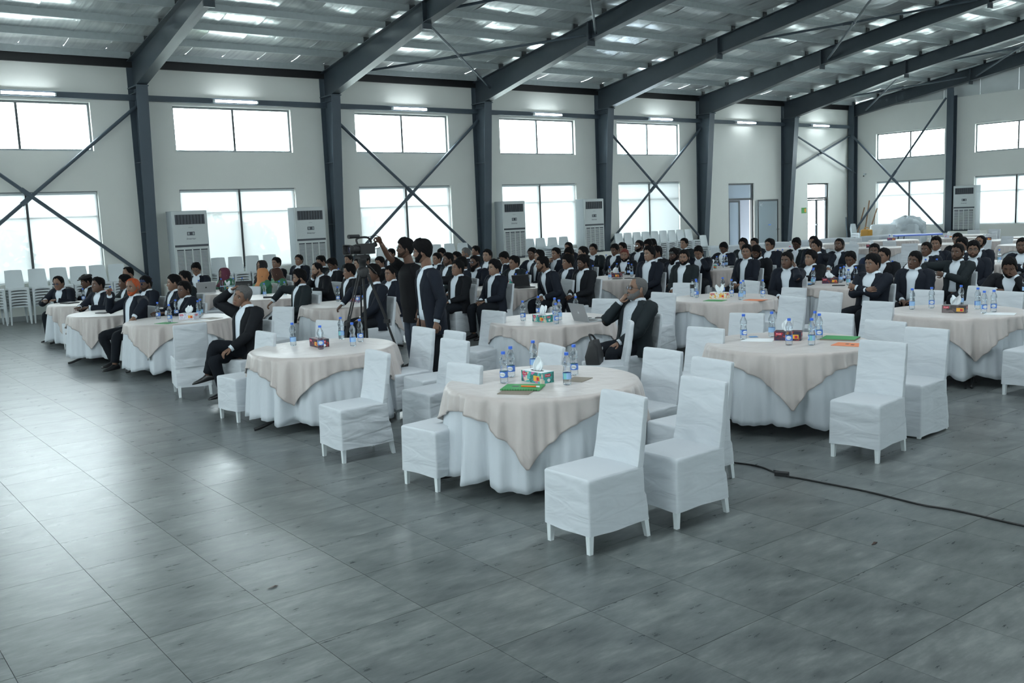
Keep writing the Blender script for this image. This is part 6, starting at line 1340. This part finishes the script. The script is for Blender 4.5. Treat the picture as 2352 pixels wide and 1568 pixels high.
# cloth heap on a covered table by the far wall
t = thing('cloth_heap', 'heap of white cloths over a covered table at the far wall', 'cloth heap', (37.4, 21.9, 0)); m = MB(); p = rrect(0.42, 1.05, 0.08, 4, 10, 24); s_ = np.arange(len(p)); nr = unit_rows(p)
m.loft([np.stack([p[:, 0]*q+nr[:, 0]*0.03*np.sin(s_*1.1)*(1.06-z), p[:, 1]*q+nr[:, 1]*0.03*np.sin(s_*1.1)*(1.06-z), np.full(len(p), z)], 1) for z, q in ((0.02, 1.05), (0.5, 1.02), (0.98, 1.0), (1.03, 0.95), (1.04, 0.3))]); obj('draped_cover', m, 'cloth_pile', t, angle=None)
m = MB(); rg = []
for i in range(11):
    th_ = PI*min(max(i/10, 0.03), 0.97)/1; a = np.linspace(0, 2*PI, 40, endpoint=False); rr = 1+0.10*np.sin(5*a+i)+0.08*np.sin(11*a-2*i)+0.05*np.sin(17*a+3*i); rg.append(np.stack([0.46*math.sin(th_)*np.cos(a)*rr, 0.70*math.sin(th_)*np.sin(a)*rr-0.45, 0.92-0.40*math.cos(th_)*rr], 1))
m.loft(rg); obj('cloth_bundle', m, 'cloth_pile', t, angle=None)
m = MB(); rg = []
for i in range(9):
    th_ = PI*min(max(i/8, 0.03), 0.97); a = np.linspace(0, 2*PI, 30, endpoint=False); rr = 1+0.16*np.sin(4*a+i*1.7)+0.14*np.sin(9*a-2.3*i); rg.append(np.stack([0.42*math.sin(th_)*np.cos(a)*rr, 0.20*math.sin(th_)*np.sin(a)*rr, -0.07*math.cos(th_)*rr+0.08], 1))
m.loft(rg); tag(obj('folded_cloths', m, 'cloth_pile', angle=None, loc=(20.6, 24.36, 0.84)), 'bundle of white cloths on the chair stacks right of the third air conditioner', 'cloth')
for i, (x, y, h_, lx) in enumerate(((38.75, 24.5, 1.75, 0.10), (38.75, 24.2, 2.05, -0.05), (38.75, 23.9, 1.7, 0.16))):
    m = MB(); m.tube([(-0.35, lx, 0.0), (0.25, -lx*0.4, h_)], 0.028, 8, 1); tag(obj('wooden_pole', m, 'wood_stick', loc=(x, y, 0)), 'brown wooden pole leaning by the far corner, %s from the left' % ord_[i], 'pole', 'wooden poles in the far corner')
for i, y in enumerate((24.9, 25.05)):
    m = MB(); m.tube([(-0.2, -0.3, 0), (0.1, 0.0, 1.35)], 0.022, 8, 1); tag(obj('metal_rod', m, 'steel', loc=(37.95+0.25*i, y-0.12, 0)), 'thin dark rod leaning in the far corner, %s one' % ('left' if i == 0 else 'right'), 'rod', 'rods in the far corner')
t = thing('jerrycan', 'orange yellow can behind the blue table', 'can', (36.2, 22.6, 0.0)); m = MB(); p = rrect(0.16, 0.2, 0.05, 4, 2, 2); m.loft([np.stack([p[:, 0]*q, p[:, 1]*q, np.full(len(p), z)], 1) for z, q in ((0.45, 0.9), (0.48, 1), (0.82, 1), (0.86, 0.8))]); obj('can_body', m, 'yellow_tin', t, angle=40); m = MB(); m.tube([(0, -0.1, 0.85), (0, -0.08, 0.93), (0, 0.08, 0.93), (0, 0.1, 0.85)], 0.016, 8, 3); obj('handle', m, 'yellow_tin', t)
m = MB(); m.box((0, 0, 0.225), (0.5, 0.5, 0.45)); obj('stand', m, 'wood_stick', t, smooth=False)
# trays stacked on a far table
for i in range(3):
    m = MB(); m.box((0, 0, 0.03), (0.5, 0.36, 0.06)); tag(obj('serving_tray', m, 'silver', smooth=False, loc=(30.5, 13.4, TT+0.066*i), rz=0.3), 'grey serving tray on the far right table, %s of the stack' % ('bottom', 'middle', 'top')[i], 'tray', 'stacked trays')

# ================================================================== TREES OUTSIDE (seen through the blinds)
mat('leaf', (0.05, 0.10, 0.03), 0.7); mat('bark', (0.10, 0.08, 0.06), 0.9)
for i, (x, y, h_, sp) in enumerate(((4.2, 28.2, 1.9, 1.3), (9.9, 28.4, 2.0, 1.4), (15.0, 28.6, 2.0, 1.2), (11.6, 28.8, 1.8, 1.1))):
    t = thing('tree', 'leafy tree outside, faintly visible through the %s' % ('leftmost blinds', 'blinds of the second window', 'blinds behind the cameraman', 'right blinds of the second window')[i], 'tree', (x, y, -0.3), 0)
    m = MB(); m.tube([(0, 0, 0), (0.1, 0, h_*0.5), (0, 0.1, h_)], [0.16, 0.12, 0.06], 8, 3)
    for k in range(5): a = k*1.26; m.tube([(0.05, 0, h_*0.55), (0.6*sp*math.cos(a), 0.6*sp*math.sin(a), h_*0.85+0.2*k)], [0.06, 0.02], 6, 1)
    obj('trunk', m, 'bark', t)
    n = 900; c = RNG.normal(0, 1, (n, 3)); c /= np.linalg.norm(c, axis=1)[:, None]; c *= (RNG.uniform(0.2, 1, n)**0.4)[:, None]*np.array([sp, sp, sp*0.75]); c[:, 2] += h_*0.95
    d1 = RNG.normal(0, 1, (n, 3)); d1 /= np.linalg.norm(d1, axis=1)[:, None]; d2 = np.cross(d1, RNG.normal(0, 1, (n, 3))); d2 /= np.linalg.norm(d2, axis=1)[:, None]
    V = np.stack([c-d1*0.16, c+d2*0.06, c+d1*0.16, c-d2*0.06], 1).reshape(-1, 3); m = MB(); m.add(V, [(4*k, 4*k+1, 4*k+2, 4*k+3) for k in range(n)]); o = obj('foliage', m, 'leaf', t, smooth=False); o['kind'] = 'stuff'
